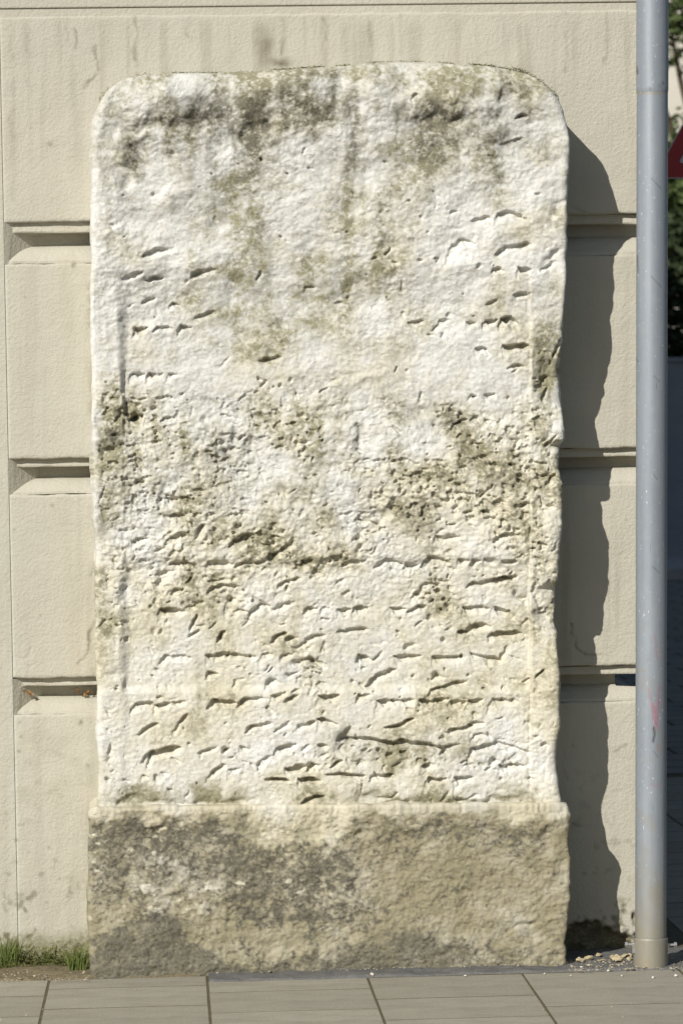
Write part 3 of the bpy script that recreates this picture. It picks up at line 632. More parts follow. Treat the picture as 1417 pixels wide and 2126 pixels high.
# stains: R soot / lichen, G moss green-brown, B warm cream, A ochre crust
streak = fbm(sh, (150, 16), 81, 3)
gran = 0.40 * grain + 0.35 * f8 + .45 * f40 + .35 * streak
def stain(lst, k=1.0):
    m = np.zeros(sh, np.float32)
    for (x, y, rx, ry, an, am) in lst:
        rx, ry = rx * k, ry * k; sl = win(x, y, rx, ry); m[sl] = np.maximum(m[sl], am * blob(x, y, rx, ry, an, sl))
    return m
def grainy(m, lo=0.05, hi=1.15): return sst(lo, hi, m * (1.12 + 0.62 * gran)) 
fine = fbm(sh, (5.5, 7), 83, 3, .85)
def veiled(lst, g):
    m = stain(lst, 1.35)
    soft_ = np.clip(m * (1.1 + .30 * f40 + .26 * streak + .10 * g18), 0, 1.1)
    return np.clip(g * soft_ * np.clip(.84 + .24 * fine + .10 * g18, .25, 1.2), 0, 1)
soot = veiled(([(440, 250, 75, 45, -10, .95), (525, 258, 45, 26, -20, 1.1), (600, 225, 110, 42, -6, .7), (320, 252, 60, 12, -8, .62), (285, 330, 46, 20, -52, .75), (452, 315, 60, 22, -35, .9), (370, 324, 24, 12, -10, .7), (262, 420, 14, 26, 0, .5),
      (735, 250, 34, 46, 0, .75), (735, 320, 28, 50, 0, .55), (900, 243, 100, 15, -2, .75), (1008, 238, 22, 10, 0, .85), (1055, 292, 46, 17, -5, .8), (925, 285, 95, 38, 0, .45), (1080, 242, 20, 10, 0, .5), (680, 205, 40, 30, 0, .5), (1040, 185, 16, 22, 0, .55),
      (500, 300, 60, 60, 0, .6), (860, 850, 22, 8, 0, .55), (497, 838, 20, 12, 0, .7), (437, 832, 26, 11, 0, .55), (480, 905, 22, 14, 0, .62), (750, 915, 12, 22, 0, .7), (530, 917, 14, 12, 0, .6), (907, 888, 30, 7, 0, .6), (460, 940, 26, 10, -35, .62),
      (235, 915, 34, 14, 0, .5), (805, 1042, 22, 9, -30, .5), (1040, 1010, 30, 20, -30, .45), (715, 1530, 16, 20, 0, .5), (1118, 1276, 16, 16, 0, .6), (220, 1575, 12, 18, 0, .45), (400, 200, 60, 30, 0, .4), (570, 470, 50, 12, -25, .35), (860, 1050, 34, 16, 0, .4), (640, 165, 70, 16, 0, .5), (560, 300, 240, 70, 0, .35), (980, 290, 150, 60, 0, .3)]), .86)
moss = veiled(([(420, 290, 80, 60, 0, .6), (478, 400, 40, 80, 8, .85), (498, 480, 26, 60, 0, .8), (505, 560, 40, 30, 0, .45), (600, 590, 150, 40, 4, .8), (585, 660, 70, 56, 0, .75), (480, 640, 90, 36, -10, .6), (560, 735, 50, 16, -5, .55), (440, 560, 40, 20, -20, .4),
      (742, 440, 30, 150, 2, .55), (730, 585, 40, 50, 0, .65), (640, 560, 120, 22, 0, .55), (880, 300, 120, 60, 0, .55), (930, 640, 90, 30, 0, .3), (560, 220, 160, 50, 0, .55), (500, 165, 120, 16, 0, .5), (1120, 250, 40, 60, 0, .3), (300, 300, 50, 50, 0, .35),
      (280, 850, 70, 40, 0, .55), (250, 940, 60, 50, 0, .7), (300, 1010, 90, 40, 0, .45), (480, 920, 70, 50, 0, .55), (520, 1000, 90, 26, -20, .35), (1140, 780, 24, 60, 0, .6), (1132, 930, 20, 60, 0, .4), (870, 860, 70, 30, 0, .4), (930, 910, 90, 30, 0, .45),
      (820, 970, 90, 24, 0, .35), (1030, 1010, 56, 34, 0, .5), (780, 1080, 40, 50, 20, .4), (220, 1060, 20, 50, 0, .55), (225, 1290, 16, 40, 0, .4), (350, 1652, 120, 17, 0, .95), (640, 1648, 30, 20, 0, .2), (890, 1654, 190, 14, 0, .95), (1070, 1640, 40, 14, 0, .55),
      (830, 1560, 110, 30, 0, .5), (640, 1390, 30, 40, 0, .35), (900, 1230, 26, 50, 0, .35), (700, 150, 330, 9, 0, .55), (1060, 160, 60, 8, 20, .5), (1150, 640, 20, 90, 0, .25), (1160, 330, 16, 90, 0, .3), (560, 620, 170, 90, 0, .5), (700, 165, 330, 26, 0, .45), (1000, 175, 120, 30, 0, .4), (470, 330, 60, 150, 4, .5), (740, 350, 40, 200, 0, .45), (600, 950, 420, 130, 0, .30), (480, 1080, 300, 70, 0, .26), (640, 1300, 420, 200, 0, .16), (600, 158, 460, 34, 0, .62), (215, 225, 40, 60, 30, .55), (1140, 210, 40, 60, -30, .4), (330, 175, 90, 22, -8, .4)]), 1.05)
amb = sst(-.6, 2.0, f90 * .6 + .5 * f40 + .4 * streak) * np.clip(.6 + .45 * fine, .05, 1.3)
moss = np.clip(moss + (0.20 + 0.34 * upper + .60 * mid + .26 * field) * amb, 0, 1)
soot = np.clip(soot + .28 * (mid + .4 * field) * sst(0.7, 2.2, f40 + .5 * fine + .3 * f90), 0, 1)
warm = np.clip(0.06 + 0.46 * sst(760, 1150, Yp + 60 * f90) + 0.16 * f40 + .12 * f90 + .25 * stain([(660, 760, 80, 70, 0, .9), (600, 240, 90, 60, 0, .5), (820, 760, 80, 60, 0, .6), (1040, 500, 80, 90, 0, .3)]), 0, .9)
ochre = 0.75 * grainy(stain([(1130, 790, 28, 60, 0, .7), (820, 1565, 120, 30, 0, .75), (1000, 1560, 110, 40, 0, .5), (900, 1620, 190, 26, 0, .35), (280, 1000, 90, 60, 0, .42), (1030, 1010, 50, 34, 0, .6), (470, 1000, 80, 30, 0, .35), (800, 1050, 40, 30, 0, .45), (750, 910, 60, 40, 0, .35), (420, 1640, 220, 22, 0, .4)]), .2, 1.0)
# plinth colours
pm = sst(1683, 1706, WY + 7 * f18) 
crustL = 0.9 * stain(k=1.25, lst=[(300, 1760, 130, 62, 0, 1.0), (440, 1790, 130, 46, 0, .9), (590, 1835, 140, 40, 8, 1.0), (690, 1800, 46, 50, 0, .9), (235, 1720, 50, 30, 0, .8), (300, 1840, 120, 30, 0, .55), (370, 1712, 40, 14, 0, 1.0), (720, 1880, 60, 36, 0, .7), (600, 1890, 110, 26, 0, .65), (430, 1725, 40, 26, 0, .8), (900, 1718, 130, 20, 0, .55), (1040, 1730, 70, 30, 0, .6), (1110, 1725, 30, 30, 0, .5), (540, 1790, 60, 26, 0, .8)])
lowdark = sst(1885, 2010, WY + 30 * f90 + 10 * f18 - 0.03 * (Xp - 180)) * (0.98 - 0.22 * sst(700, 1000, Xp))
soot_p = np.clip(1.0 * sst(.18, .85, crustL * 1.0 + .17 * fine + .10 * g18 + .06 * f40 + .10 * (1 - sst(640, 780, Xp)) + .08 * sst(1700, 1740, Yp)) * np.clip(.80 + .22 * fine + .12 * f18 + .10 * f40, .25, 1.1) * pm * (1 - .75 * gone) , 0, 1)
scr = sst(0.9, 1.6, fbm(sh, (5.5, 8.5), 61, 2)) * stain([(480, 1838, 90, 9, 0, 1.0), (270, 1840, 40, 18, 0, .9), (560, 1835, 40, 12, 0, .9), (420, 1812, 40, 10, 0, .5), (260, 1895, 40, 14, 30, .7), (300, 1780, 90, 60, 0, .35), (195, 1800, 7, 110, 0, 1.0), (570, 1760, 90, 40, 0, .35), (330, 1720, 130, 26, 0, .4), (640, 1840, 90, 30, 0, .4), (350, 1870, 110, 30, 10, .45)])
soot_p = soot_p * (1 - np.clip(scr * 2.6, 0, 1)) + sst(.15, 1.0, lowdark + .14 * fine + .10 * g18) * .85
moss_p = 0.12 + 0.55 * sst(2000, 2018, Yp + 5 * f18 + .012 * (Xp - 700)) * 1.0 + 0.30 * pm * sst(.3, 1.6, gran + f40 * .5) + lowdark * .25
warm_p = np.clip(.75 + .2 * f40, 0, 1)
ochre_p = (1 - .8 * np.clip(scr * 2.0, 0, 1)) * (.34 + .66 * pm) * (1 - gone * .8) * np.clip(0.84 + .09 * f40 + .08 * f18 + .10 * sst(720, 820, Xp), 0, 1)
soot = soot * (1 - lip) + soot_p * lip; moss = moss * (1 - lip) + np.clip(moss_p, 0, .8) * lip
warm = warm * (1 - lip) + warm_p * lip; ochre = ochre * (1 - lip) + ochre_p * lip
TINT = np.clip(np.stack([soot, moss, warm, ochre], -1), 0, 1).astype(np.float32)

stele = empty('inscribed_stone', (float(P(690, 1000)[0]), -0.12, 0.0))
tag(stele, 'tall weathered pale limestone slab with rounded top and worn inscription standing against the plaster wall', 'stone slab')
PXM = 1.0 / 694.0
FACE = 0.240
def interp(y, tab):
    a = np.array(tab, float); return np.interp(y, a[:, 0], a[:, 1])
LT = [(0, 318), (4, 292), (10, 268), (20, 246), (34, 228), (50, 215), (70, 204), (95, 195), (130, 190), (200, 189), (450, 190), (700, 192), (850, 193), (950, 196), (1150, 199), (1380, 201), (1530, 204), (1560, 204)]
RT = [(0, 1046), (3, 1068), (8, 1088), (16, 1106), (28, 1124), (45, 1143), (62, 1157), (85, 1168), (120, 1175), (160, 1178), (270, 1176), (370, 1173), (470, 1170), (560, 1169), (595, 1163), (620, 1158), (650, 1163), (700, 1167), (770, 1167), (800, 1160), (825, 1160), (860, 1166),
      (970, 1163), (1070, 1160), (1110, 1153), (1150, 1148), (1170, 1155), (1270, 1159), (1370, 1158), (1420, 1150), (1450, 1150), (1480, 1155), (1530, 1157), (1560, 1158)]
EDT = [(0, 0), (100, 8), (170, 12), (300, 0), (360, -4), (480, -2), (560, -6), (610, -14), (640, -22), (680, -14), (750, 0), (770, -4), (782, -22), (800, -8), (860, 0), (960, 6), (1040, 2), (1066, -4), (1080, -22), (1100, -12), (1150, -4), (1230, 8), (1300, 8), (1420, 2), (1480, 6), (1560, 8)]
TOPT = [(180, 152), (320, 151), (400, 149), (470, 150), (560, 144), (650, 138), (720, 134), (760, 129), (830, 126), (900, 128), (960, 131), (1020, 135), (1060, 143), (1200, 146)]
def make_slab(nx=580):
    y_bot = 1690
    s_ = np.concatenate([np.linspace(0, 20, 34)[:-1], np.arange(20, y_bot - 140, 1.72)]) / (y_bot - 140.0)
    s_[-1] = 1.0
    t = s_ * (y_bot - 140)
    L, Rr = interp(t, LT), interp(t, RT)
    jn = fbm((1, len(t)), (1, 26), 77, 4)[0]; jm = fbm((1, len(t)), (1, 26), 78, 4)[0]
    amp = sst(40, 160, t)
    L = L + 1.0 * jn * amp; ed_ = interp(t, EDT) + 3.0 * fbm((1, len(t)), (1, 60), 79, 4)[0]; Rr = Rr + 1.7 * jm * amp + 0.16 * ed_ * amp
    u = np.linspace(0, 1, nx); u = u + 0.0 * u
    X = L[:, None] + (Rr - L)[:, None] * u[None]
    yt = interp(X, TOPT)
    Y = yt + (y_bot - yt) * s_[:, None]
    h = sample(Hm, X, Y, SX0, SY0) * 0.001
    T = t[:, None] * np.ones_like(X)
    de = np.minimum(X - L[:, None], Rr[:, None] - X)
    # rounding along the flanks and a broader one over the head; true distance near the corners
    cornerd = np.where(T < 130, np.minimum(de * np.clip(T / 130 + .45, 0, 1), T * 1.0 + 0.0), de)
    r1 = 14 + 3 * jn[:, None]; k = np.clip(1 - de / r1, 0, 1); off = r1 * (1 - np.sqrt(np.clip(1 - k * k, 0, 1)))
    r2 = 52; k2 = np.clip(1 - T / r2, 0, 1); off2 = r2 * (1 - np.sqrt(np.clip(1 - k2 * k2, 0, 1)))
    dc = np.minimum(de, 400)
    off = np.minimum(np.hypot(off, off2), 75) * PXM
    fade = 0.35 + .65 * np.clip(np.minimum(de, T) / 22, 0, 1)
    pr = FACE + h * fade - off + 0.010 * sst(300, 0, T) * 0
    pr = pr + (ed_ * amp)[:, None] * 0.84 * PXM / .73 * np.clip(1 - (Rr[:, None] - X) / 70, 0, 1) ** 1.3
    w = P(X, Y, -0.2)
    V = np.stack([w[..., 0], -pr, w[..., 2]], -1)
    A = sample(TINT, X, Y, SX0, SY0)
    me = sheet_with_skirt('slab', V, A, 0.004, 22, 0.0035, 5)
    return link('slab', me, STONE, stele)
make_slab()
PLT = [(1664, 198), (1668, 190), (1674, 185), (1684, 183), (1720, 184), (1850, 184), (1960, 185), (2036, 187)]
PRT = [(1664, 1166), (1668, 1174), (1676, 1181), (1690, 1184), (1740, 1181), (1790, 1184), (1850, 1178), (1900, 1181), (1960, 1176), (2036, 1178)]
def make_plinth(nx=560):
    y = np.concatenate([np.linspace(0, 14, 14)[:-1], np.arange(14, 372, 1.8)])     # below the lip line (which rises slightly to the right)
    tl = np.arange(len(y))
    L, Rr = interp(y + 1664, PLT), interp(y + 1664, PRT)
    jn, jm = fbm((1, len(y)), (1, 20), 87, 4)[0], fbm((1, len(y)), (1, 20), 88, 4)[0]
    L = L + 1.2 * jn; Rr = Rr + 2.2 * jm
    u = np.linspace(0, 1, nx)
    X = L[:, None] + (Rr - L)[:, None] * u[None]
    base = 1675 - 0.011 * (X - 180) + 1.6 * sample(f18, X, np.full_like(X, 1672), SX0, SY0)
    Y = base + y[:, None]
    h = sample(Hm, X, np.maximum(Y, 1682), SX0, SY0) * 0.001
    de = np.minimum(X - L[:, None], Rr[:, None] - X); T = y[:, None] * np.ones_like(X)
    r1 = 15; k = np.clip(1 - de / r1, 0, 1); off = r1 * (1 - np.sqrt(np.clip(1 - k * k, 0, 1)))
    k2 = np.clip(1 - T / 9, 0, 1); off2 = 9 * (1 - np.sqrt(np.clip(1 - k2 * k2, 0, 1)))
    pr = FACE + 0.022 + h * np.clip(.3 + de / 20, 0, 1) - np.hypot(off, off2) * PXM
    w = P(X, Y, -0.235)
    V = np.stack([w[..., 0], -pr, w[..., 2]], -1)
    me = sheet_with_skirt('plinth', V, sample(TINT, X, np.maximum(Y, 1676), SX0, SY0), 0.004, 16, 0.003, 6)
    return link('plinth', me, STONE, stele)
make_plinth()

# ------------------------------------------------------------------ downpipe
PY = -0.33
pt, pb = P(1353.5, 60, PY), P(1350.0, 1980, PY)
ax = (pt - pb) / (pt[2] - pb[2])
def axis(z): return pb + ax * (z - pb[2])
down = empty('steel_post', tuple(axis(0.0)))
tag(down, 'tall grey galvanised steel post with pink scratches standing before the wall corner', 'post')
rp = 0.0465
pink = [([(1357, 1316), (1361, 1330), (1362, 1345)], .45, 2.0), ([(1361, 1345), (1364, 1370)], .3, 2.5), ([(1346, 1432), (1350, 1455), (1354, 1475)], .7, 1.8), ([(1354, 1462), (1357, 1490), (1362, 1508)], 1, 2.6), ([(1367, 1425), (1366, 1462), (1363, 1505)], .9, 2.2),
        ([(1360, 1470), (1362, 1512)], .9, 3.0), ([(1353, 1630), (1368, 1636)], .5, 1.6), ([(1366, 1636), (1370, 1626)], .4, 1.5), ([(1363, 1545), (1366, 1560)], .35, 2.2), ([(1350, 1610), (1354, 1632)], .25, 2)]
def pipe_part(name, zt, zb, r, rings, bulge=None):
    n = 72
    z = np.linspace(zt, zb, rings); th = np.linspace(0, 2 * math.pi, n, endpoint=False)
    rr = np.full(rings, r)
    e = np.minimum(zt - z, z - zb); rr = rr - 0.0012 * np.exp(-e / 0.0012)
    if bulge is not None: rr = rr + bulge(z)
    c = axis(0)[None] + ax[None] * z[:, None]
    V = np.stack([c[:, None, 0] + rr[:, None] * np.cos(th), c[:, None, 1] + rr[:, None] * np.sin(th), c[:, None, 2] + 0 * th[None]], -1)
    px, py = to_px(V)
    front = (np.sin(th) < 0.2)[None]
    A = np.zeros(V.shape[:2] + (4,)); A[..., 3] = 1
    for pts, am, w in pink: A[..., 0] = np.maximum(A[..., 0], am * np.exp(-(polyd(pts, px, py) / w) ** 2) * front)
    for pts, am, w in (([(1356, 1510), (1358, 1525), (1355, 1540)], .9, 2.2), ([(1320, 140), (1322, 150)], .7, 3.0), ([(1346, 180), (1349, 184)], .6, 1.5), ([(1368, 176), (1376, 172)], .6, 2), ([(1352, 370), (1372, 392)], .5, 1.0), ([(1350, 572), (1372, 596)], .5, 1.0),
                       ([(1322, 530), (1324, 565)], .5, 1.6), ([(1318, 740), (1324, 752)], .5, 1.2), ([(1356, 780), (1368, 792)], .5, 1.0), ([(1356, 985), (1364, 996)], .5, 1), ([(1354, 1176), (1368, 1190)], .5, 1), ([(1356, 1560), (1366, 1574)], .4, 1)):
        A[..., 2] = np.maximum(A[..., 2], am * np.exp(-(polyd(pts, px, py) / w) ** 2) * front)
    nz = fbm(V.shape[:2], (14, 8), 51, 3)
    A[..., 1] = np.clip(0.85 * sst(0.42, 0.0, V[..., 2] + .05 * nz) + .25 * sst(.6, 1.8, nz) * sst(1.6, 0.4, V[..., 2]) + 0.8 * np.exp(-((py - 193) / 2.2) ** 2) + .5 * np.exp(-((py - 1392) / 2.0) ** 2) * (px < 1345), 0, 1)
    i = np.arange(rings * n).reshape(rings, n); j = np.roll(i, -1, 1)
    Q = np.stack([i[:-1], i[1:], j[1:], j[:-1]], -1).reshape(-1, 4)
    return link(name, np_mesh(name, V, Q, True, {'tint': A}), PIPE, down)
zj = float(P(1350, 193, PY)[2]); zs = float(P(1350, 1946, PY)[2])
pipe_part('post_length', zj + 2.2, zj, rp + 0.0012, 260)
pipe_part('post_length', zj + 0.02, zs - 0.04, rp - 0.0002, 1000)
pipe_part('base_sleeve', zs, -0.03, rp + 0.0045, 60)
def bolt(cx, cz, side):
    b = bmesh.new()
    a0 = cx; L = 0.020
    m = Matrix.Translation((cx + side * L / 2, PY - 0.004, cz)) @ Matrix.Rotation(math.pi / 2, 4, 'Y')
    bmesh.ops.create_cone(b, cap_ends=True, segments=14, radius1=0.0042, radius2=0.0042, depth=L, matrix=m)
    m = Matrix.Translation((cx + side * (L + .003), PY - 0.004, cz)) @ Matrix.Rotation(math.pi / 2, 4, 'Y')
    bmesh.ops.create_cone(b, cap_ends=True, segments=6, radius1=0.0088, radius2=0.0085, depth=0.0075, matrix=m)
    return link('bolt', bm_mesh('bolt', b), STEEL, down)
lx, rx_ = axis(0.05)[0] - rp - .004, axis(0.05)[0] + rp + .004
zl = float(P(1318, 1961, PY)[2]); zr = float(P(1395, 1962, PY)[2])
bolt(lx, zl, -1); bolt(rx_, zr, 1)
b = box_bm(lx - 0.006, lx + .003, PY - .012, PY - .006, zl - 0.026, zl + .006, 0.002)
link('clamp_lug', bm_mesh('clamp_lug', b), STEEL, down)
b = box_bm(rx_ - .003, rx_ + 0.005, PY - .012, PY - .006, zr - 0.02, zr + .006, 0.002)
link('clamp_lug', bm_mesh('clamp_lug', b), STEEL, down)

# ------------------------------------------------------------------ small growth and litter
rnd = random.Random(5)
def grass_tuft(px, py, n, hmax, lean, spread, label, Y=-0.04, dark=False):
    base = G(px, py, 0.0)
    o_loc = Vector((base[0], base[1], -0.004))
    bm = bmesh.new()
    for i in range(n):
        a = rnd.uniform(0, 6.28); r0 = rnd.random() ** .6 * spread
        bx, by = r0 * math.cos(a), min(r0 * math.sin(a) * .45, 0.012)
        L = hmax * rnd.uniform(.35, 1); dirx = rnd.gauss(lean, .55); diry = -abs(rnd.gauss(0, .45)); w = rnd.uniform(.0011, .0024)
        bend = rnd.uniform(.2, 1.0); pts = []
        seg = 5; x, y, z = bx, by, 0.0; ang = 0.15
        for k in range(seg + 1):
            pts.append((x, y, z))
            ang += bend * 1.1 / seg
            st = L / seg; hx = math.sin(ang) * st; z += math.cos(ang) * st
            x += hx * dirx * .8; y += hx * diry * .6
        side = Vector((rnd.uniform(.5, 1), rnd.uniform(-.6, .6), 0)).normalized()
        prev = None
        for k, p in enumerate(pts):
            ww = w * (1 - (k / seg) ** 2 * .95); q = [bm.verts.new(Vector(p) + side * ww), bm.verts.new(Vector(p) - side * ww)]
            if prev: bm.faces.new((prev[0], q[0], q[1], prev[1]))
            prev = q
    o = link('grass_tuft', bm_mesh('grass_tuft', bm, True), GRASS); o.location = o_loc
    return tag(o, label, 'grass tuft')
grass_tuft(18, 2012, 120, 0.14, .2, .035, 'bright green bushy grass tuft at the foot of the wall beside the pilaster edge')
grass_tuft(104, 2006, 36, 0.085, -.1, .02, 'small sparse grass tuft growing between two bigger tufts at the wall foot')
grass_tuft(163, 2019, 95, 0.11, .1, .032, 'dense grass tuft growing against the left foot of the carved stone')

def leaf_cloud(bm, pts, size, flat=0.5):
    for p in pts:
        a = rnd.uniform(0, 6.28); s1 = size * rnd.uniform(.5, 1.2); t = rnd.uniform(-1, 1); ph = rnd.uniform(0, 6.28)
        u = Vector((math.cos(a), math.sin(a), rnd.uniform(-.7, .7))).normalized(); v = u.cross(Vector((math.cos(ph), math.sin(ph), t))).normalized()
        P0 = Vector(p); vv = [bm.verts.new(P0 - u * s1), bm.verts.new(P0 + v * s1 * flat), bm.verts.new(P0 + u * s1), bm.verts.new(P0 - v * s1 * flat)]
        bm.faces.new(vv)
bm = bmesh.new(); pts = []
for i in range(2600):                                  # moss in the joint over the stone's head
    x = rnd.choice([rnd.uniform(300, 600), rnd.uniform(600, 780), rnd.uniform(860, 1060), rnd.uniform(560, 1080)])
    y = float(interp(x, TOPT)) - abs(rnd.gauss(0, 1.7)) + 1.5
    if math.sin(x * .09) + math.sin(x * .031 + 1) + rnd.gauss(0, .5) < -.1: continue
    p = P(x, y, -0.004 - rnd.random() * .012); pts.append(p)
for i in range(420):
    t = rnd.random(); x = 205 + 100 * t ** 1.3; y = 212 - 60 * t ** .62
    if rnd.random() < .5: pts.append(P(x + rnd.gauss(0, 1.5), y + rnd.gauss(0, 2), -0.004 - rnd.random() * .01))
for i in range(420):
    t = rnd.random(); x = 1060 + 95 * t; y = 141 + 58 * t ** 1.7
    pts.append(P(x + rnd.gauss(0, 2), y + rnd.gauss(0, 2.5), -0.004 - rnd.random() * .01))
leaf_cloud(bm, pts, .0024, .5)
tag(link('moss', bm_mesh('moss', bm), MOSS), 'thin line of dark moss along the joint over the stone head', 'moss', kind='stuff')
bm = bmesh.new(); pts = []
for i in range(5200):                                  # moss cushion at the wall foot, left of the stone
    x = rnd.uniform(-40, 186); y = 2000 - abs(rnd.gauss(0, 16)); 
    p = P(x, y, -0.003); q = (p[0], -0.004 - rnd.random() ** 2 * .07, max(0.0, p[2] * rnd.random()))
    pts.append(q)
leaf_cloud(bm, pts, .0036, .5)
tag(link('moss', bm_mesh('moss', bm), MOSS), 'low green moss cushion between the grass tufts at the wall foot', 'moss', kind='stuff')

def pebble_mesh(bm, p, s, rr):
    m = Matrix.Translation(p) @ Matrix.Rotation(rr.uniform(0, 6.28), 4, 'Z') @ Matrix.Rotation(rr.uniform(-.5, .5), 4, 'X') @ Matrix.Diagonal((s * rr.uniform(.6, 1.4), s * rr.uniform(.6, 1.2), s * rr.uniform(.3, .7), 1))
    r = bmesh.ops.create_icosphere(bm, subdivisions=1, radius=1, matrix=m)
    for v in r['verts']: v.co += Vector((rr.gauss(0, .15), rr.gauss(0, .15), rr.gauss(0, .1))) * s
bm = bmesh.new()
for i in range(900):
    x = rnd.choice([rnd.uniform(440, 1180), rnd.uniform(1150, 1440), rnd.uniform(1180, 1420), rnd.uniform(0, 190)])
    q = G(x, rnd.uniform(2008, 2031) - 0.018 * (x - 700))
    yv = q[1]
    if 185 < x < 1180: yv = -0.245 - abs(rnd.gauss(0, .02))
    pebble_mesh(bm, (q[0], min(yv, -.01), 0.008), 0.0012 + rnd.random() ** 4 * .0045, rnd)
for i in range(120):
    q = G(rnd.uniform(0, 1417), rnd.uniform(2034, 2126)); pebble_mesh(bm, (q[0], q[1], .001), .0008 + rnd.random() ** 5 * .003, rnd)
tag(link('grit', bm_mesh('grit', bm), GRIT), 'fine sandy grit and stone crumbs along the foot of wall and stone', 'grit', kind='stuff')
PALE = mat_simple('pale_chip', (0.75, 0.72, 0.64), (0.6, 0.55, 0.45), 60)
for i, (x, y, s_) in enumerate(((1207, 2016, .006), (1262, 2020, .005), (1290, 2031, .0045), (1318, 2008, .005), (1355, 2034, .006), (1402, 2030, .006), (1184, 2030, .003), (772, 2031, .006), (965, 2030, .004), (1130, 2026, .0035))):
    q = G(x, y - 2); bm = bmesh.new(); pebble_mesh(bm, (0, 0, 0), s_, rnd)
    o = link('pale_chip', bm_mesh('pale_chip', bm), PALE); o.location = (q[0], q[1], .009 if q[1] > y_edge else .003)
    tag(o, 'small pale chip of stone lying on the dark strip by the pavement edge', 'stone chip', 'pale chips along the pavement edge')
for i in range(16):
    q = G(rnd.uniform(1200, 1308), rnd.uniform(1990, 2003)); bm = bmesh.new(); pebble_mesh(bm, (0, 0, 0), rnd.uniform(.008, .017), rnd)
    o = link('plaster_lump', bm_mesh('plaster_lump', bm), RUBBLE); o.location = (q[0], min(q[1], -.012), .012)
    tag(o, 'crumbled lump of plaster below the broken wall foot beside the steel post', 'rubble', 'crumbled plaster lumps by the steel post')
def dry_leaf(p, s, rot, label):
    bm = bmesh.new(); n = 7; prev = None
    for k in range(n + 1):
        t = k / n; w = s * .32 * math.sin(math.pi * min(t * 1.02, 1)) ** .8 + .0003; c = (s * (t - .5), 0, s * .25 * math.sin(3.2 * t))
        q = [bm.verts.new((c[0], w, c[2] + w * .5)), bm.verts.new((c[0], 0, c[2])), bm.verts.new((c[0], -w, c[2] + w * .4))]
        if prev: bm.faces.new((prev[0], q[0], q[1], prev[1])); bm.faces.new((prev[1], q[1], q[2], prev[2]))
        prev = q
    o = link('dry_leaf', bm_mesh('dry_leaf', bm, True), DRY); o.location = tuple(p); o.rotation_euler = rot
    tag(o, label, 'dry leaf', 'dry leaves caught in the groove')
LAB = 'curled orange-brown dry leaf caught in the lowest groove left of the stone'
for x, y, s_ in ((44, 1432, .022), (52, 1437, .018), (60, 1441, .02), (68, 1444, .014), (40, 1440, .014), (164, 1438, .02), (172, 1441, .024), (180, 1436, .018), (158, 1432, .014), (188, 1440, .016)):
    p = P(x, y, 0.03 if x < 100 else 0.04); dry_leaf(p, s_, (rnd.uniform(-1, 1), rnd.uniform(-1, 1), rnd.uniform(0, 6)), LAB)

# ------------------------------------------------------------------ beyond the corner
GREYW = mat_simple('dark_render', (0.20, 0.22, 0.245), (0.25, 0.27, 0.29), 3, bump=0.004)
KERB = mat_simple('kerb_stone', (0.36, 0.36, 0.36), (0.28, 0.28, 0.28), 6)
def at(px, dist_y): # x of the view ray at depth y
    return float(P(px, 1000, dist_y)[0])
yw = 31.5
g = empty('garden_wall', (at(1400, yw), yw, 0)); tag(g, 'dark grey garden wall across the end of the shaded side street', 'wall')
zt = float(P(1400, 742, yw)[2]); x0 = at(1300, yw)
me = bm_mesh('wall_panel', box_bm(0.0, 2.36, 0, .24, -.07, zt - .06, .01))
for k in range(5):
    o = link('wall_panel', me, GREYW, g); o.matrix_parent_inverse = Matrix.Translation(-Vector(g.location)); o.location = (x0 + k * 2.4, yw, 0)
me = bm_mesh('coping', box_bm(-.02, 2.38, -.03, .27, zt - .057, zt, .01))
for k in range(5):
    o = link('coping', me, GREYW, g); o.matrix_parent_inverse = Matrix.Translation(-Vector(g.location)); o.location = (x0 + k * 2.4, yw, 0)
yk = 27.4
kb = tag(link('kerb', bm_mesh('kerb', box_bm(XR + .5, 14, yk, yk + .15, -.07, .14, .015)), KERB), kind='structure')
plane('far_pavement', XR + .5, 14, yk + .152, yw + .02, .128, KERB)

def tree(name, px, dy, label, crowns, seed, nleaf, size, mats, trunk_h, group=None, trunk_off=0.6):
    rr = random.Random(seed); global rnd; keep = rnd; rnd = rr
    bx = at(px, dy) + trunk_off
    e = empty(name, (bx, dy, 0)); tag(e, label, 'tree', group)
    bm = bmesh.new()
    def limb(p, q, r0, r1, n=7):
        d = (q - p); m = 6; u = d.orthogonal().normalized(); v = d.normalized().cross(u); prev = None
        for k in range(m + 1):
            t = k / m; c = p + d * t + Vector((math.sin(t * 5 + p.x), math.cos(t * 4), 0)) * .06 * d.length * t * (1 - t); r = r0 + (r1 - r0) * t
            ring = [bm.verts.new(c + (u * math.cos(a) + v * math.sin(a)) * r) for a in [i * 6.283 / n for i in range(n)]]
            if prev:
                for i in range(n): bm.faces.new((prev[i], prev[(i + 1) % n], ring[(i + 1) % n], ring[i]))
            prev = ring
    top = Vector((bx, dy, trunk_h)); limb(Vector((bx, dy, -.08)), top, .22, .12)
    for (cx, cz, r) in crowns: limb(top - Vector((0, 0, rr.uniform(.2, 1.5))), Vector((at(px, dy) + cx, dy + rr.uniform(-.5, .5), cz)), .08, .02)
    link('trunk', bm_mesh('trunk', bm, True), mats[0], e)
    bm = bmesh.new(); pts = []
    for (cx, cz, r) in crowns:
        n = int(nleaf * r * r)
        for i in range(n):
            d = Vector((rr.gauss(0, 1), rr.gauss(0, 1), rr.gauss(0, .8))).normalized() * r * rr.random() ** .4
            pts.append((at(px, dy) + cx + d.x, dy + d.y, cz + d.z))
    leaf_cloud(bm, pts, size, .55)
    link('crown', bm_mesh('crown', bm), mats[1], e); rnd = keep
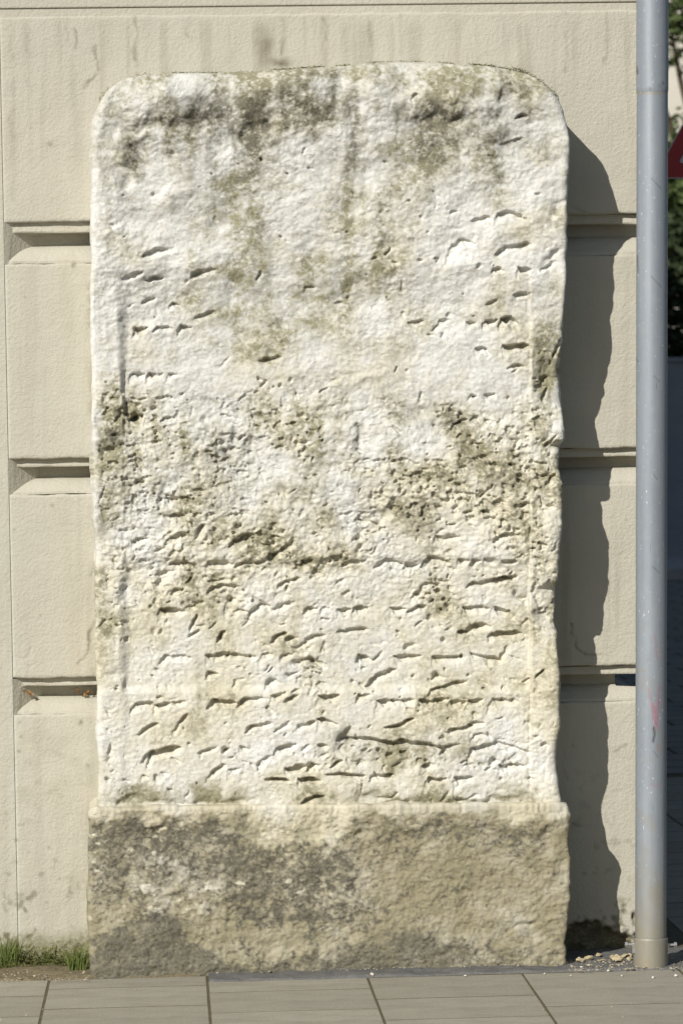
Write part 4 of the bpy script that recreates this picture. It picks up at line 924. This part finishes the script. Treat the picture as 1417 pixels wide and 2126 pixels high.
BARK = mat_simple('bark', (0.06, 0.045, 0.03), (0.10, 0.08, 0.06), 20, bump=.01)
LF1 = mat_leaf('spring_leaf', (0.10, 0.145, 0.045), (0.16, 0.20, 0.075), 0.35)
LF2 = mat_leaf('dark_leaf', (0.03, 0.045, 0.018), (0.045, 0.06, 0.025), 0.1)
tree('leafy_tree', 1402, 34.5, 'light green leafy tree behind the dark garden wall', [(0.0, 7.6, .9), (1.3, 8.2, 1.2), (-.9, 8.6, 1.0), (.4, 5.55, .75), (1.6, 5.9, 1.1), (-.7, 5.3, .8), (2.6, 7.2, 1.2), (-1.8, 7.0, .9), (.2, 4.7, .6)], 3, 2600, .07, (BARK, LF1), 5.0)
tree('leafy_tree', 1402, 44, 'tall light green tree in front of the pale house', [(0, 10.2, 1.3), (-1.8, 8.8, 1.3), (2.6, 8.0, 1.4), (1.6, 10.6, 1.4), (.4, 5.6, 1.2), (-1.5, 5.5, 1.3), (2.0, 5.4, 1.3)], 4, 1500, .09, (BARK, LF1), 6.0, None, 1.5)
rk = rnd; rnd = random.Random(8)
hz0, hz1 = zt - .8, float(P(1400, 465, 33)[2])
bm = bmesh.new(); pts = [(rnd.uniform(at(1400, 33) - 3, at(1400, 33) + 4), rnd.uniform(32.3, 33.9), rnd.uniform(0.0, hz1 + .25 * math.sin(i * .7)) ) for i in range(52000)]
leaf_cloud(bm, pts, .085, .55)
hd = empty('clipped_hedge', (at(1400, 33), 33, 0)); tag(hd, 'dark evergreen hedge rising above the grey garden wall', 'hedge')
link('foliage', bm_mesh('foliage', bm), LF2, hd)
bm = bmesh.new()
for k in range(9): box_bm(at(1400, 33) - 4 + k * 1.2, at(1400, 33) - 3.92 + k * 1.2, 33.0, 33.08, -.08, hz1 - .4, 0, bm)
link('stem', bm_mesh('stem', bm), BARK, hd)
rnd = rk

HW = mat_simple('house_render', (0.62, 0.58, 0.50), (0.56, 0.52, 0.45), 2)
GLASS = mat_simple('window_glass', (0.04, 0.05, 0.06), (0.06, 0.07, 0.08), 2, .1, .5)
hx = at(1389, 52)
h2 = empty('pale_house', (hx + 5, 55, 0)); tag(h2, 'pale rendered house standing behind the trees', 'house')
link('wall', bm_mesh('wall', box_bm(hx, hx + 10, 52, 60, -.08, 11.5)), HW, h2)
bm = bmesh.new()
vv = [bm.verts.new(v) for v in ((hx - .4, 51.6, 11.5), (hx + 10.4, 51.6, 11.5), (hx + 10.4, 60.4, 11.5), (hx - .4, 60.4, 11.5), (hx + 2, 56, 14.5), (hx + 8, 56, 14.5))]
for f in ((0, 1, 5, 4), (1, 2, 5), (2, 3, 4, 5), (3, 0, 4), (3, 2, 1, 0)): bm.faces.new([vv[i] for i in f])
link('roof', bm_mesh('roof', bm), mat_simple('far_roof', (0.28, 0.11, 0.06), (0.2, 0.08, 0.05)), h2)
for i in range(3):
    for k in range(3):
        xw, zw = hx + 1.4 + i * 3, 1.2 + k * 3.5
        o = link('window', bm_mesh('window', box_bm(xw, xw + 1.2, 51.93, 52.02, zw, zw + 1.7, .02)), HW, h2)
        o2 = link('pane', bm_mesh('pane', box_bm(xw + .1, xw + 1.1, 51.91, 51.925, zw + .1, zw + 1.6)), GLASS, None); o2.parent = o; o2.matrix_parent_inverse = Matrix.Translation(-Vector(h2.location)) @ Matrix.Translation(Vector(h2.location))
        o2.matrix_parent_inverse = Matrix.Identity(4)

# triangular warning sign, seen past the pipe
ys = 6.5
zbm = float(P(1400, 370, ys)[2]); zin = float(P(1400, 337, ys)[2]); xl = at(1364, ys)
side = 0.90; hh = side * .866
sg = empty('warning_sign', (xl + side / 2, ys, 0)); tag(sg, 'red bordered triangular warning sign on a post in the shaded side street', 'road sign')
def tri_bm(inset, y0, y1, rnd_=.03):
    bm = bmesh.new()
    cx, cz = xl + side / 2, zbm + hh / 3
    R_ = 2 * hh / 3 - 2 * inset
    vsx = []
    for a in (210, 330, 90):
        for k in range(-3, 4):
            an = math.radians(a + k * 20); c = (cx + (R_ - 2 * rnd_) * math.cos(math.radians(a)), cz + (R_ - 2 * rnd_) * math.sin(math.radians(a)))
            vsx.append((c[0] + rnd_ * math.cos(an), c[1] + rnd_ * math.sin(an)))
    f0 = [bm.verts.new((x, y0, z)) for x, z in vsx]; f1 = [bm.verts.new((x, y1, z)) for x, z in vsx]
    bm.faces.new(f0); bm.faces.new(f1[::-1]); n = len(vsx)
    for i in range(n): bm.faces.new((f0[i], f0[(i + 1) % n], f1[(i + 1) % n], f1[i]))
    return bm
link('back_plate', bm_mesh('back_plate', tri_bm(0, ys, ys + .012)), STEEL, sg)
link('red_border', bm_mesh('red_border', tri_bm(.004, ys - .003, ys - .0005)), mat_simple('sign_red', (0.42, 0.015, 0.02), (0.36, 0.012, 0.018), 4, .4, .4), sg)
link('white_field', bm_mesh('white_field', tri_bm(.078, ys - .006, ys - .0035, .01)), mat_simple('sign_white', (0.6, 0.6, 0.6), (0.55, 0.55, 0.55), 4, .4, .4), sg)
bm = bmesh.new(); bmesh.ops.create_cone(bm, cap_ends=True, segments=18, radius1=.03, radius2=.03, depth=zbm + hh + .05, matrix=Matrix.Translation((xl + side / 2, ys + .045, (zbm + hh - .05) / 2)))
link('post', bm_mesh('post', bm), STEEL, sg)
